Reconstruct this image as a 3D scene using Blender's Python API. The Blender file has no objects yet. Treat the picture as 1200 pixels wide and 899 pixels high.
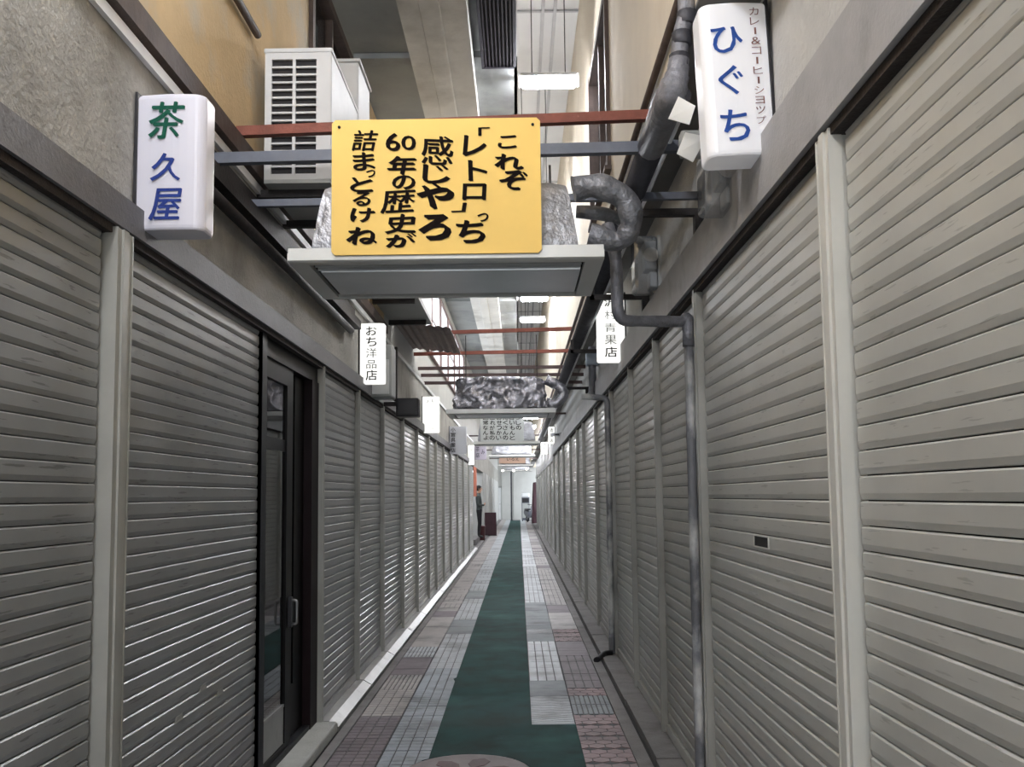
import bpy, bmesh, math, random
from mathutils import Vector, Matrix, noise
random.seed(7)
SC = bpy.context.scene
COL = SC.collection
PI = math.pi

# ------------------------------------------------------------------ camera
EYE = 1.55
FPX, PITCH, YAW, ROLL, SHF = 1080.0, 0.0824, -0.0066, -0.0113, 0.0395
_cp, _sp, _cy, _sy, _cr, _sr = (math.cos(PITCH), math.sin(PITCH), math.cos(YAW), math.sin(YAW), math.cos(ROLL), math.sin(ROLL))
FW = Vector((_sy*_cp, _cy*_cp, _sp)); _rt = Vector((_cy, -_sy, 0)); _up = _rt.cross(FW)
RT = _rt*_cr + _up*_sr; UP = _up*_cr - _rt*_sr
cam_d = bpy.data.cameras.new('camera'); cam = bpy.data.objects.new('camera', cam_d); COL.objects.link(cam)
cam_d.sensor_width = 36; cam_d.lens = 36*FPX/1200; cam_d.shift_y = SHF*FPX/1200
cam_d.clip_start = 0.02; cam_d.clip_end = 300
m = Matrix.Identity(4)
for i in range(3):
    m[i][0], m[i][1], m[i][2] = RT[i], UP[i], -FW[i]
m[2][3] = EYE
cam.matrix_world = m
SC.camera = cam
def ray(px, py): return FW + RT*((px-600)/FPX) + UP*((449.5-py)/FPX + SHF)
def onX(px, py, X): d = ray(px, py); return d*(X/d.x) + Vector((0, 0, EYE))
def onY(px, py, Y): d = ray(px, py); return d*(Y/d.y) + Vector((0, 0, EYE))
def onZ(px, py, Z): d = ray(px, py); return d*((Z-EYE)/d.z) + Vector((0, 0, EYE))

# ------------------------------------------------------------------ world and exposure
w = bpy.data.worlds.new('overcast'); SC.world = w; w.use_nodes = True
bg = w.node_tree.nodes['Background']; bg.inputs[0].default_value = (0.88, 0.94, 1.0, 1); bg.inputs[1].default_value = 1.8
SC.view_settings.view_transform = 'Standard'; SC.view_settings.look = 'None'
SC.view_settings.gamma = 1.0; SC.view_settings.use_curve_mapping = False
SC.view_settings.exposure = 0.72
TUBE = 125.0        # radiance of a fluorescent tube

# ------------------------------------------------------------------ materials
def lin(c):
    return tuple(((v/255)/12.92 if v/255 <= 0.04045 else ((v/255+0.055)/1.055)**2.4) for v in c) + (1,)
MATS = {}
def mat(name, rgb, rough=0.6, metal=0.0, var=0.12, scale=6.0, bump=0.0, bscale=40.0, spec=0.5, stain=None,
        streak=0.0, emit=0.0, trans=0.0, stretch=(1, 1, 1), scol=None):
    """one procedural material: base colour with noise variation, optional stains, scratches and fine relief"""
    if name in MATS: return MATS[name]
    M = bpy.data.materials.new(name); M.use_nodes = True; MATS[name] = M
    nt = M.node_tree; N = nt.nodes; L = nt.links; b = N['Principled BSDF']
    b.inputs['Roughness'].default_value = rough; b.inputs['Metallic'].default_value = metal
    b.inputs['Specular IOR Level'].default_value = spec
    base = lin(rgb)
    geo = N.new('ShaderNodeNewGeometry')
    mp = N.new('ShaderNodeMapping'); mp.inputs['Scale'].default_value = stretch; L.new(geo.outputs['Position'], mp.inputs['Vector'])
    def nz(sc, det=5, vec=None, r=0.6):
        n = N.new('ShaderNodeTexNoise'); n.inputs['Scale'].default_value = sc; n.inputs['Detail'].default_value = det
        n.inputs['Roughness'].default_value = r
        L.new((vec or mp).outputs[0], n.inputs['Vector']); return n
    n1 = nz(scale)
    rmp = N.new('ShaderNodeValToRGB'); L.new(n1.outputs['Fac'], rmp.inputs[0])
    e = rmp.color_ramp.elements
    e[0].position, e[1].position = 0.3, 0.72
    e[0].color = tuple(v*(1-var) for v in base[:3]) + (1,); e[1].color = tuple(min(1, v*(1+var)) for v in base[:3]) + (1,)
    col = rmp.outputs[0]
    def mix(fac_socket, c2, amount=1.0):
        nonlocal col
        mx = N.new('ShaderNodeMix'); mx.data_type = 'RGBA'
        if amount != 1.0:
            mm = N.new('ShaderNodeMath'); mm.operation = 'MULTIPLY'; mm.inputs[1].default_value = amount
            L.new(fac_socket, mm.inputs[0]); fac_socket = mm.outputs[0]
        L.new(fac_socket, mx.inputs['Factor']); L.new(col, mx.inputs['A']); mx.inputs['B'].default_value = c2
        col = mx.outputs['Result']
    if stain:                                    # big soft stains of another colour
        n2 = nz(stain[1], 6); r2 = N.new('ShaderNodeValToRGB'); L.new(n2.outputs['Fac'], r2.inputs[0])
        r2.color_ramp.elements[0].position, r2.color_ramp.elements[1].position = stain[2], min(1, stain[2]+0.18)
        mix(r2.outputs[0], lin(stain[0]), stain[3])
    if streak:                                   # dark horizontal scuffs
        m2 = N.new('ShaderNodeMapping'); m2.inputs['Scale'].default_value = (1, 3.2, 42); L.new(geo.outputs['Position'], m2.inputs['Vector'])
        n3 = nz(2.0, 4, m2, 0.5); r3 = N.new('ShaderNodeValToRGB'); L.new(n3.outputs['Fac'], r3.inputs[0])
        r3.color_ramp.elements[0].position, r3.color_ramp.elements[1].position = 0.645, 0.67
        mix(r3.outputs[0], lin((60, 58, 55)), streak)
    L.new(col, b.inputs['Base Color'])
    if bump:
        n4 = nz(bscale, 4); bp = N.new('ShaderNodeBump'); bp.inputs['Strength'].default_value = bump; bp.inputs['Distance'].default_value = 0.02
        L.new(n4.outputs['Fac'], bp.inputs['Height']); L.new(bp.outputs[0], b.inputs['Normal'])
    if emit:
        b.inputs['Emission Color'].default_value = lin(rgb); b.inputs['Emission Strength'].default_value = emit
    if trans:
        b.inputs['Transmission Weight'].default_value = trans
    return M
def clear_mat(name, tint, refl=0.12, dens=0.25, rough=0.05):
    """thin clear sheet: transparent with a glossy coat and a slight milky body"""
    M = bpy.data.materials.new(name); M.use_nodes = True; MATS[name] = M
    nt = M.node_tree; N = nt.nodes; L = nt.links; N.remove(N['Principled BSDF']); out = N['Material Output']
    t = N.new('ShaderNodeBsdfTransparent'); t.inputs[0].default_value = tint
    g = N.new('ShaderNodeBsdfGlossy'); g.inputs['Roughness'].default_value = rough
    d = N.new('ShaderNodeBsdfDiffuse'); d.inputs[0].default_value = lin((200, 205, 210))
    a = N.new('ShaderNodeMixShader'); a.inputs[0].default_value = dens; L.new(t.outputs[0], a.inputs[1]); L.new(d.outputs[0], a.inputs[2])
    f = N.new('ShaderNodeFresnel'); f.inputs[0].default_value = 1.5
    mm = N.new('ShaderNodeMath'); mm.operation = 'ADD'; mm.inputs[1].default_value = refl; L.new(f.outputs[0], mm.inputs[0])
    c = N.new('ShaderNodeMixShader'); L.new(mm.outputs[0], c.inputs[0]); L.new(a.outputs[0], c.inputs[1]); L.new(g.outputs[0], c.inputs[2])
    L.new(c.outputs[0], out.inputs[0]); return M
def frosted_mat(name):
    M = bpy.data.materials.new(name); M.use_nodes = True; MATS[name] = M
    nt = M.node_tree; N = nt.nodes; L = nt.links; N.remove(N['Principled BSDF']); out = N['Material Output']
    t = N.new('ShaderNodeBsdfTransparent'); d = N.new('ShaderNodeBsdfTranslucent'); d.inputs[0].default_value = (0.9, 0.9, 0.9, 1)
    a = N.new('ShaderNodeMixShader'); a.inputs[0].default_value = 0.5; L.new(t.outputs[0], a.inputs[1]); L.new(d.outputs[0], a.inputs[2])
    L.new(a.outputs[0], out.inputs[0]); return M
def foil_mat(name, rgb, rough):
    M = mat(name, rgb, rough, 0.75, 0.25, 9, 0.55, 26)
    return M

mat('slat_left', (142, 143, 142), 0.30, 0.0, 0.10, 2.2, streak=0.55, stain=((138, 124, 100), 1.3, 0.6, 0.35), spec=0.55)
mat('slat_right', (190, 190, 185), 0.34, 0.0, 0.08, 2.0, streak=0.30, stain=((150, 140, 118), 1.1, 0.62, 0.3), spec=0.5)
mat('slat_far', (184, 183, 178), 0.27, 0.0, 0.10, 1.2, stain=((160, 128, 92), 0.8, 0.6, 0.45), spec=0.5)
mat('rail', (168, 167, 160), 0.4, 0.1, 0.1, 5, stain=((90, 86, 80), 6, 0.68, 0.6))
mat('rail_white', (214, 213, 206), 0.42, 0.0, 0.06, 5, stain=((120, 112, 100), 7, 0.7, 0.6))
mat('dark_gap', (38, 37, 36), 0.9, 0, 0.2, 8)
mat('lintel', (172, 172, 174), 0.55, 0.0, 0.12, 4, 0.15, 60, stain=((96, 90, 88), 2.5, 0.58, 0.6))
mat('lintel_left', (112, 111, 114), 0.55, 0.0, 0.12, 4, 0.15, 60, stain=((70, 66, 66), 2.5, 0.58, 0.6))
mat('rusty_edge', (52, 45, 43), 0.8, 0.1, 0.35, 22, 0.3, 70)
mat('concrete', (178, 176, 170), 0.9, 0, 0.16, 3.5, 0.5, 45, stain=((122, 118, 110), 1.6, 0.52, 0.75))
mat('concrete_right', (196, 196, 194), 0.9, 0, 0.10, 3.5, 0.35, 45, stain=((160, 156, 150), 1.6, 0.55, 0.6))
mat('ochre', (222, 196, 154), 0.9, 0, 0.10, 2.2, 0.25, 40, stain=((206, 200, 188), 1.6, 0.47, 0.85))
mat('cream', (228, 217, 198), 0.9, 0, 0.06, 2.0, 0.15, 40, stain=((210, 190, 162), 1.2, 0.56, 0.6))
mat('pale_wall', (196, 196, 193), 0.9, 0, 0.05, 2.0, 0.1, 40)
mat('soffit', (120, 118, 116), 0.9, 0, 0.15, 3)
mat('roof_panel', (150, 153, 152), 0.8, 0, 0.16, 1.4, 0.1, 30, stain=((96, 98, 104), 0.9, 0.52, 0.7))
mat('beam', (232, 231, 227), 0.75, 0, 0.10, 1.8, 0.1, 30, stain=((168, 166, 158), 1.0, 0.5, 0.7))
mat('white_ceiling', (236, 236, 236), 0.8, 0, 0.04, 2)
mat('batten', (190, 190, 192), 0.7, 0, 0.08, 5)
mat('grille_dark', (70, 66, 78), 0.6, 0.1, 0.2, 8)
mat('white_paint', (226, 227, 228), 0.5, 0, 0.06, 4, stain=((160, 154, 146), 3, 0.64, 0.5))
mat('unit_white', (206, 207, 207), 0.5, 0, 0.05, 5, stain=((150, 148, 144), 4, 0.62, 0.5))
mat('unit_void', (40, 38, 40), 0.8, 0, 0.2, 20)
mat('black_steel', (46, 42, 42), 0.6, 0.3, 0.3, 14, 0.2, 50, stain=((74, 54, 46), 6, 0.58, 0.6))
mat('brown_trim', (84, 70, 64), 0.6, 0.0, 0.25, 9, 0.15, 40)
mat('red_rod', (128, 72, 58), 0.6, 0.2, 0.22, 9, 0.15, 60, stain=((90, 52, 46), 5, 0.55, 0.6))
mat('grey_rod', (98, 102, 112), 0.5, 0.3, 0.15, 9, stain=((70, 66, 70), 5, 0.6, 0.5))
mat('dark_rod', (78, 62, 60), 0.6, 0.2, 0.2, 9)
mat('panel_metal', (210, 210, 206), 0.38, 0.2, 0.06, 3, stain=((150, 146, 136), 2, 0.6, 0.5))
mat('panel_grey', (216, 218, 220), 0.3, 0.45, 0.08, 2.5)
foil_mat('foil', (172, 173, 178), 0.42)
mat('foil_hose', (136, 137, 142), 0.5, 0.6, 0.3, 12, 0.9, 22)
foil_mat('foil_dark', (164, 163, 170), 0.26)
mat('taped_pipe', (132, 132, 138), 0.5, 0.35, 0.25, 16, 0.5, 30, stain=((70, 68, 72), 8, 0.56, 0.6))
mat('peeling_pipe', (118, 119, 124), 0.6, 0.1, 0.2, 12, 0.3, 40, stain=((220, 220, 218), 4.5, 0.46, 0.95), stretch=(1, 1, .6))
mat('dark_pipe', (66, 66, 72), 0.5, 0.3, 0.2, 10, 0.2, 40)
mat('yellow_board', (246, 206, 112), 0.62, 0, 0.05, 3, stain=((236, 186, 84), 2.2, 0.6, 0.6))
mat('pale_board', (206, 210, 208), 0.62, 0, 0.05, 3)
mat('peach_board', (206, 172, 150), 0.62, 0, 0.08, 3)
mat('ink', (20, 13, 11), 0.8, spec=0.1, var=0.15, scale=30)
mat('ink_green', (22, 84, 66), 0.5, 0, 0.15, 30, spec=0.15)
mat('ink_blue', (44, 62, 132), 0.5, 0, 0.15, 30, spec=0.15)
mat('ink_bright_blue', (50, 84, 160), 0.5, 0, 0.2, 20, spec=0.15)
mat('ink_brown', (128, 92, 86), 0.5, 0, 0.2, 30, spec=0.15)
mat('sign_unlit', (218, 216, 226), 0.28, 0, 0.02, 3)
mat('sign_soft', (246, 246, 250), 0.28, 0, 0.02, 3, emit=0.07)  # weak glow put into the colour for glare on the white face
mat('sign_lit', (250, 250, 246), 0.4, 0, 0.01, 3, emit=0.62)
mat('sign_pale', (206, 208, 214), 0.4, 0, 0.03, 3)
mat('sign_mauve', (182, 176, 190), 0.4, 0, 0.05, 3)
mat('paper', (238, 236, 230), 0.7, 0, 0.04, 6)
mat('box_grey', (164, 166, 164), 0.55, 0, 0.08, 6, stain=((120, 116, 110), 4, 0.6, 0.5))
mat('box_blue', (158, 170, 184), 0.45, 0.1, 0.06, 6)
mat('black_plastic', (34, 32, 36), 0.45, 0, 0.2, 12)
mat('door_dark', (15, 12, 13), 0.5, 0, 0.2, 7, spec=0.2)
mat('door_red', (24, 9, 12), 0.5, 0, 0.2, 7, spec=0.2)
mat('door_steel', (30, 30, 34), 0.5, 0.2, 0.15, 7, spec=0.3)
mat('kick_metal', (150, 150, 150), 0.35, 0.7, 0.1, 6)
mat('interior', (22, 21, 21), 0.9, 0, 0.2, 3)  # near-black colour stands for the darkness of unlit rooms
mat('mortar', (74, 72, 73), 0.95, 0, 0.2, 12)
mat('joint', (112, 111, 112), 0.95, 0, 0.2, 12)
mat('floor_concrete', (140, 137, 136), 0.85, 0, 0.16, 5, 0.3, 60, stain=((96, 92, 92), 2.4, 0.52, 0.7))
mat('gutter_black', (48, 46, 46), 0.9, 0, 0.2, 12)
mat('sill_metal', (172, 172, 170), 0.4, 0.35, 0.1, 6, stain=((120, 116, 112), 5, 0.58, 0.7))
mat('step_concrete', (186, 187, 182), 0.85, 0, 0.12, 6, 0.3, 60, stain=((130, 128, 122), 3, 0.56, 0.7))
ST = ((88, 85, 87), 1.9, 0.50, 0.62)
mat('tile_blue', (172, 180, 188), 0.55, 0, 0.10, 6, 0.1, 60, stain=ST)
mat('tile_grey', (142, 148, 152), 0.6, 0, 0.12, 6, 0.1, 60, stain=ST)
mat('tile_rose', (130, 120, 125), 0.6, 0, 0.14, 6, 0.1, 60, stain=((84, 76, 80), 1.9, 0.48, 0.7))
mat('tile_pale', (184, 178, 176), 0.55, 0, 0.10, 5, 0.1, 60, stain=ST)
mat('tile_pink', (160, 136, 137), 0.6, 0, 0.14, 6, 0.1, 60, stain=((116, 106, 107), 1.9, 0.48, 0.8))
mat('tile_light', (196, 200, 204), 0.5, 0, 0.10, 6, 0.1, 60, stain=ST)
mat('green_runner', (16, 64, 61), 0.75, 0, 0.5, 3.0, 0.3, 180, stain=((52, 100, 98), 1.3, 0.52, 0.75), spec=0.3)
mat('round_tile', (142, 132, 132), 0.6, 0, 0.14, 9, 0.2, 60)
mat('round_petal', (104, 80, 82), 0.6, 0, 0.2, 9, 0.2, 60)
mat('tube_glow', (244, 246, 252), 0.5, 0, 0.0, 1, emit=TUBE)
mat('bulb_glow', (255, 250, 240), 0.5, 0, 0.0, 1, emit=4)
mat('skin', (206, 164, 138), 0.6, 0, 0.05, 20)
mat('hair', (24, 20, 20), 0.5, 0, 0.2, 40)
mat('jacket', (84, 90, 88), 0.85, 0, 0.15, 12)
mat('trousers', (30, 28, 34), 0.85, 0, 0.15, 12)
mat('shoe', (26, 24, 24), 0.5, 0, 0.1, 12)
mat('maroon', (58, 26, 36), 0.6, 0, 0.15, 6)
mat('dark_red', (78, 30, 34), 0.4, 0, 0.15, 8)
mat('orange_cloth', (196, 112, 84), 0.85, 0, 0.12, 6)
mat('tyre', (26, 26, 28), 0.8, 0, 0.1, 20)
mat('scooter_grey', (96, 98, 108), 0.35, 0.2, 0.1, 6)
mat('corrugated', (112, 92, 84), 0.6, 0.1, 0.2, 6)
mat('pink_post', (128, 104, 100), 0.6, 0, 0.15, 6)
clear_mat('clear_plastic', (0.93, 0.94, 0.96, 1), 0.10, 0.22)
clear_mat('door_glass', (0.45, 0.46, 0.48, 1), 0.06, 0.015, 0.02)
clear_mat('window_glass', (0.30, 0.32, 0.35, 1), 0.08, 0.05, 0.03)
frosted_mat('frosted_pane')

# ------------------------------------------------------------------ mesh helpers
class MB:
    def __init__(s): s.v = []; s.f = []; s.mi = []; s.cur = 0; s.smooth = []
    def add(s, vs, fs, smooth=False):
        o = len(s.v); s.v += [tuple(v) for v in vs]
        for f in fs: s.f.append([i+o for i in f]); s.mi.append(s.cur); s.smooth.append(smooth)
        return s
    def box(s, x0, x1, y0, y1, z0, z1):
        if x0 > x1: x0, x1 = x1, x0
        if y0 > y1: y0, y1 = y1, y0
        if z0 > z1: z0, z1 = z1, z0
        v = [(x0,y0,z0),(x1,y0,z0),(x1,y1,z0),(x0,y1,z0),(x0,y0,z1),(x1,y0,z1),(x1,y1,z1),(x0,y1,z1)]
        return s.add(v, [(0,3,2,1),(4,5,6,7),(0,1,5,4),(1,2,6,5),(2,3,7,6),(3,0,4,7)])
    def cbox(s, x0, x1, y0, y1, z0, z1, c):
        """box with chamfered edges (three nested rings)"""
        if x0 > x1: x0, x1 = x1, x0
        bm = bmesh.new(); bmesh.ops.create_cube(bm, size=1)
        for v in bm.verts: v.co = Vector((x0 if v.co.x < 0 else x1, y0 if v.co.y < 0 else y1, z0 if v.co.z < 0 else z1))
        bmesh.ops.bevel(bm, geom=bm.edges[:], offset=c, segments=2, affect='EDGES', profile=0.5)
        bm.verts.index_update()
        s.add([v.co for v in bm.verts], [[v.index for v in f.verts] for f in bm.faces]); bm.free(); return s
    def prism(s, pts, axis, a0, a1, smooth=False):
        """closed 2-D outline pts extruded along axis; 'x': pts=(y,z), 'y': pts=(x,z), 'z': pts=(x,y)"""
        def P(p, a): return (a, p[0], p[1]) if axis == 'x' else ((p[0], a, p[1]) if axis == 'y' else (p[0], p[1], a))
        n = len(pts); v = [P(p, a0) for p in pts] + [P(p, a1) for p in pts]
        s.add(v, [(i, (i+1) % n, n+(i+1) % n, n+i) for i in range(n)], smooth)
        o = len(s.v)-2*n
        s.f += [[o+i for i in range(n)][::-1], [o+n+i for i in range(n)]]; s.mi += [s.cur]*2; s.smooth += [False]*2
        return s
    def tube(s, path, r, n=10, cap=True):
        path = [Vector(p) for p in path]; rs = r if isinstance(r, (list, tuple)) else [r]*len(path)
        rings = []; prev = None
        for i, p in enumerate(path):
            t = ((path[min(i+1, len(path)-1)]-p).normalized() + (p-path[max(i-1, 0)]).normalized())
            if t.length < 1e-6: t = Vector((0,0,1))
            t.normalize()
            if prev is None:
                a = Vector((0,0,1)) if abs(t.z) < 0.9 else Vector((1,0,0)); u = t.cross(a).normalized()
            else: u = (prev - t*prev.dot(t)).normalized()
            prev = u; q = t.cross(u)
            rings.append([p + u*(rs[i]*math.cos(2*PI*k/n)) + q*(rs[i]*math.sin(2*PI*k/n)) for k in range(n)])
        vs = [v for R_ in rings for v in R_]
        fs = [(i*n+k, i*n+(k+1) % n, (i+1)*n+(k+1) % n, (i+1)*n+k) for i in range(len(path)-1) for k in range(n)]
        s.add(vs, fs, True)
        if cap:
            o = len(s.v)-len(vs); s.f += [[o+k for k in range(n)][::-1], [o+len(vs)-n+k for k in range(n)]]; s.mi += [s.cur]*2; s.smooth += [False]*2
        return s
    def lathe(s, prof, c=(0,0,0), n=16):
        """profile of (radius, z) spun about a vertical axis through c"""
        vs = [(c[0]+r*math.cos(2*PI*k/n), c[1]+r*math.sin(2*PI*k/n), c[2]+z) for r, z in prof for k in range(n)]
        fs = [(i*n+k, i*n+(k+1) % n, (i+1)*n+(k+1) % n, (i+1)*n+k) for i in range(len(prof)-1) for k in range(n)]
        fs += [list(range(n))[::-1], [(len(prof)-1)*n+k for k in range(n)]]
        return s.add(vs, fs, True)
    def mesh(s, name, mats):
        me = bpy.data.meshes.new(name); me.from_pydata(s.v, [], s.f)
        for q in (mats if isinstance(mats, (list, tuple)) else [mats]): me.materials.append(MATS[q])
        me.polygons.foreach_set('material_index', s.mi); me.polygons.foreach_set('use_smooth', s.smooth)
        me.update(); return me
    def build(s, name, mats, parent=None, loc=None):
        o = bpy.data.objects.new(name, s.mesh(name, mats)); COL.objects.link(o)
        if parent: o.parent = parent
        if loc: o.location = loc
        return o
def smooth_path(pts, k=5, r=0.06):
    """polyline with its corners rounded by radius r"""
    pts = [Vector(p) for p in pts]; out = [pts[0]]
    for i in range(1, len(pts)-1):
        a, b, c = pts[i-1], pts[i], pts[i+1]; d = min(r, (a-b).length/2.1, (c-b).length/2.1)
        p, q = b+(a-b).normalized()*d, b+(c-b).normalized()*d
        for j in range(k+1):
            t = j/k; out.append(p*(1-t)**2 + b*2*t*(1-t) + q*t*t)
    return out + [pts[-1]]
def inst(me, name, parent=None, loc=(0,0,0), rot=(0,0,0)):
    o = bpy.data.objects.new(name, me); COL.objects.link(o); o.location = loc; o.rotation_euler = rot
    if parent: o.parent = parent
    return o
def tag(o, label=None, cat=None, group=None, kind=None):
    for k, v in (('label', label), ('category', cat), ('group', group), ('kind', kind)):
        if v: o[k] = v
    return o
def thing(name, loc, label, cat, group=None, rz=0.0):
    o = bpy.data.objects.new(name, None); COL.objects.link(o); o.location = loc; o.rotation_euler = (0, 0, rz); o.empty_display_size = 0.1
    return tag(o, label, cat, group)
def struct(o): o['kind'] = 'structure'; return o

# glyphs: the built-in font turned into flat meshes, fitted to boxes
_G = {}
def glyph(ch, bold=0.0):
    if (ch, bold) in _G: return _G[ch, bold]
    cu = bpy.data.curves.new('glyph', 'FONT'); cu.body = ch; cu.resolution_u = 3; cu.offset = bold; cu.fill_mode = 'FRONT'
    o = bpy.data.objects.new('glyph', cu); me = o.to_mesh()
    vs = [(v.co.x, v.co.y) for v in me.vertices]; fs = [list(p.vertices) for p in me.polygons]
    o.to_mesh_clear(); bpy.data.objects.remove(o); bpy.data.curves.remove(cu)
    _G[ch, bold] = (vs, fs); return vs, fs
def letter(mb, ch, cx, cz, wd, ht, y, bold=0.0, rot=0.0, shear=0.0, turn=False):
    """put a glyph into mb, in the plane y, facing the -y side, centred at (cx, cz)"""
    vs, fs = glyph(ch, 0.0)
    if not vs: return
    if turn: vs = [(b, -a) for a, b in vs]
    x0, x1 = min(v[0] for v in vs), max(v[0] for v in vs); z0, z1 = min(v[1] for v in vs), max(v[1] for v in vs)
    c, s_ = math.cos(rot), math.sin(rot); out = []
    for a, b in vs:
        a = ((a-x0)/max(1e-6, x1-x0)-0.5)*wd; b = ((b-z0)/max(1e-6, z1-z0)-0.5)*ht; a += shear*b
        out.append((cx+a*c-b*s_, y, cz+a*s_+b*c))
    for k in ((0,) if not bold else (-1, -.5, 0, .5, 1)):      # broad-nib weight: the glyph laid down again along a diagonal
        e = bold*max(wd, ht)*k
        mb.add([(a+e, b-.0006*(k+1), c_-e*.75) for a, b, c_ in out], fs)

XL, XR = -1.372, 0.938         # faces of the shutter rows
XU = 0.70                      # face of the overhanging upper storey on the right
Y0, YE = -5.0, 61.0            # ends of the alley
ZLB, ZLT = 2.47, 2.58          # left lintel
ZRB, ZRT = 2.60, 2.835         # right lintel
ZSO = 3.42                     # soffit of the right overhang
ZROOF = 5.30
ZTOP = 6.75
YDOOR0, YDOOR1 = 4.86, 6.31
YLEND = 27.6                   # left row of shutters ends, open shop behind

# ================================================================== the setting
fl = struct(MB().box(-2.6, 1.6, Y0, YE+2, -0.2, -0.022).build('floor', 'mortar'))
# paving slabs and gutters of the floor
COLS = [(-1.150, -0.850), (-0.850, -0.550), (0.066, 0.366), (0.366, 0.666)]
TW = 0.30
def tile_mesh(kind):
    b = MB(); g = 0.003; a = TW/2-g
    if kind == 'plain': b.prism([(-a,-a),(a,-a),(a,a),(-a,a)], 'z', -0.02, 0)
    else:
        b.cur = 1; b.box(-a, a, -a, a, -0.02, -0.005); b.cur = 0
        def pad(x0, x1, y0, y1, h=0.0): b.prism([(x0,y0),(x1,y0),(x1,y1),(x0,y1)], 'z', -0.005, h)
        if kind == 'grid':
            q = 2*a/4
            for i in range(4):
                for j in range(4): pad(-a+i*q+0.004, -a+(i+1)*q-0.004, -a+j*q+0.004, -a+(j+1)*q-0.004)
        elif kind == 'strip':
            q = 2*a/4
            for i in range(4): pad(-a+i*q+0.005, -a+(i+1)*q-0.005, -a, a)
        elif kind == 'rib':
            q = 2*a/8
            for i in range(8): pad(-a+i*q+0.004, -a+(i+1)*q-0.006, -a, a, 0.002)
        elif kind == 'wave':
            n = 7; q = 2*a/n
            for i in range(n):
                yb = -a+i*q
                for k in range(4):
                    xa, xb = -a+k*a/2, -a+(k+1)*a/2; ya, yc = (0.0, 0.012) if k % 2 == 0 else (0.012, 0.0)
                    b.prism([(xa, yb+ya), (xb, yb+yc), (xb, yb+yc+q*0.6), (xa, yb+ya+q*0.6)], 'z', -0.004, 0.001)
        elif kind == 'hex':
            r = 0.058; rng = random.Random(3)
            for i in range(-3, 4):
                for j in range(-3, 4):
                    cx, cy = i*r*1.74+(r*0.87 if j % 2 else 0), j*r*1.5
                    if abs(cx) > a+r*.45 or abs(cy) > a+r*.45: continue
                    pts = []
                    for k in range(6):
                        x = cx+r*0.93*math.sin(k*PI/3); y = cy+r*0.93*math.cos(k*PI/3)
                        pts.append((max(-a, min(a, x)), max(-a, min(a, y))))
                    dd = [p_ for n_, p_ in enumerate(pts) if p_ != pts[n_-1]]
                    if len(dd) > 2: b.prism(dd[::-1], 'z', -0.005, 0.0)
    return b
def kind_of(c, y, rng):
    if c == 3:
        for lim, k in ((5.0, ('hex', 'tile_pink')), (6.55, ('hex', 'tile_pink')), (7.2, ('rib', 'tile_grey')), (7.7, ('hex', 'tile_pink')), (9.1, ('strip', 'tile_rose')),
                       (10.0, ('plain', 'tile_rose')), (10.9, ('hex', 'tile_pink')), (12.4, ('plain', 'tile_pale')), (13.2, ('plain', 'tile_rose')), (19, ('grid', 'tile_pale'))):
            if y < lim: return k
        return rng.choice([('plain', 'tile_pale'), ('grid', 'tile_pale'), ('plain', 'tile_rose')])
    if c == 2:
        for lim, k in ((7.15, ('wave', 'tile_light')), (7.75, ('plain', 'tile_grey')), (10.0, ('strip', 'tile_light')), (10.6, ('plain', 'tile_grey')), (10.9, ('wave', 'tile_light')),
                       (13.6, ('plain', 'tile_grey')), (18.6, ('grid', 'tile_light'))):
            if y < lim: return k
        return rng.choice([('plain', 'tile_light'), ('grid', 'tile_light'), ('grid', 'tile_light')])
    if c == 1:
        for lim, k in ((7.6, ('grid', 'tile_blue')), (8.5, ('strip', 'tile_blue')), (10.6, ('grid', 'tile_light')), (11.8, ('plain', 'tile_grey')), (14.2, ('grid', 'tile_light')), (15.4, ('plain', 'tile_grey'))):
            if y < lim: return k
        return rng.choice([('plain', 'tile_light'), ('grid', 'tile_light')])
    for lim, k in ((6.75, ('grid', 'tile_rose')), (7.5, ('grid', 'tile_pale')), (8.2, ('rib', 'tile_pale')), (9.1, ('plain', 'tile_rose')), (9.7, ('rib', 'tile_light')), (12.2, ('plain', 'tile_pale')), (12.8, ('plain', 'tile_rose'))):
        if y < lim: return k
    return rng.choice([('plain', 'tile_pale'), ('plain', 'tile_pale'), ('grid', 'tile_pale')])
_tm = {}
rest = {}
rng = random.Random(11)
for c, (x0, x1) in enumerate(COLS):
    y = -5.0+TW/2
    while y < YE:
        k = kind_of(c, y, rng)
        if 4.6 < y < 27.0:
            if k not in _tm: _tm[k] = tile_mesh(k[0]).mesh('paving_slab', [k[1], 'joint'])
            inst(_tm[k], 'paving_slab', fl, ((x0+x1)/2, y, rng.uniform(-0.0015, 0.001)))
        else:
            rest.setdefault(k[1], MB()).box(x0+0.003, x1-0.003, y-TW/2+0.003, y+TW/2-0.003, -0.02, 0)
        y += TW
for k, b in rest.items():
    tag(b.build('far_paving', k, fl), kind='stuff')
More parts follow.
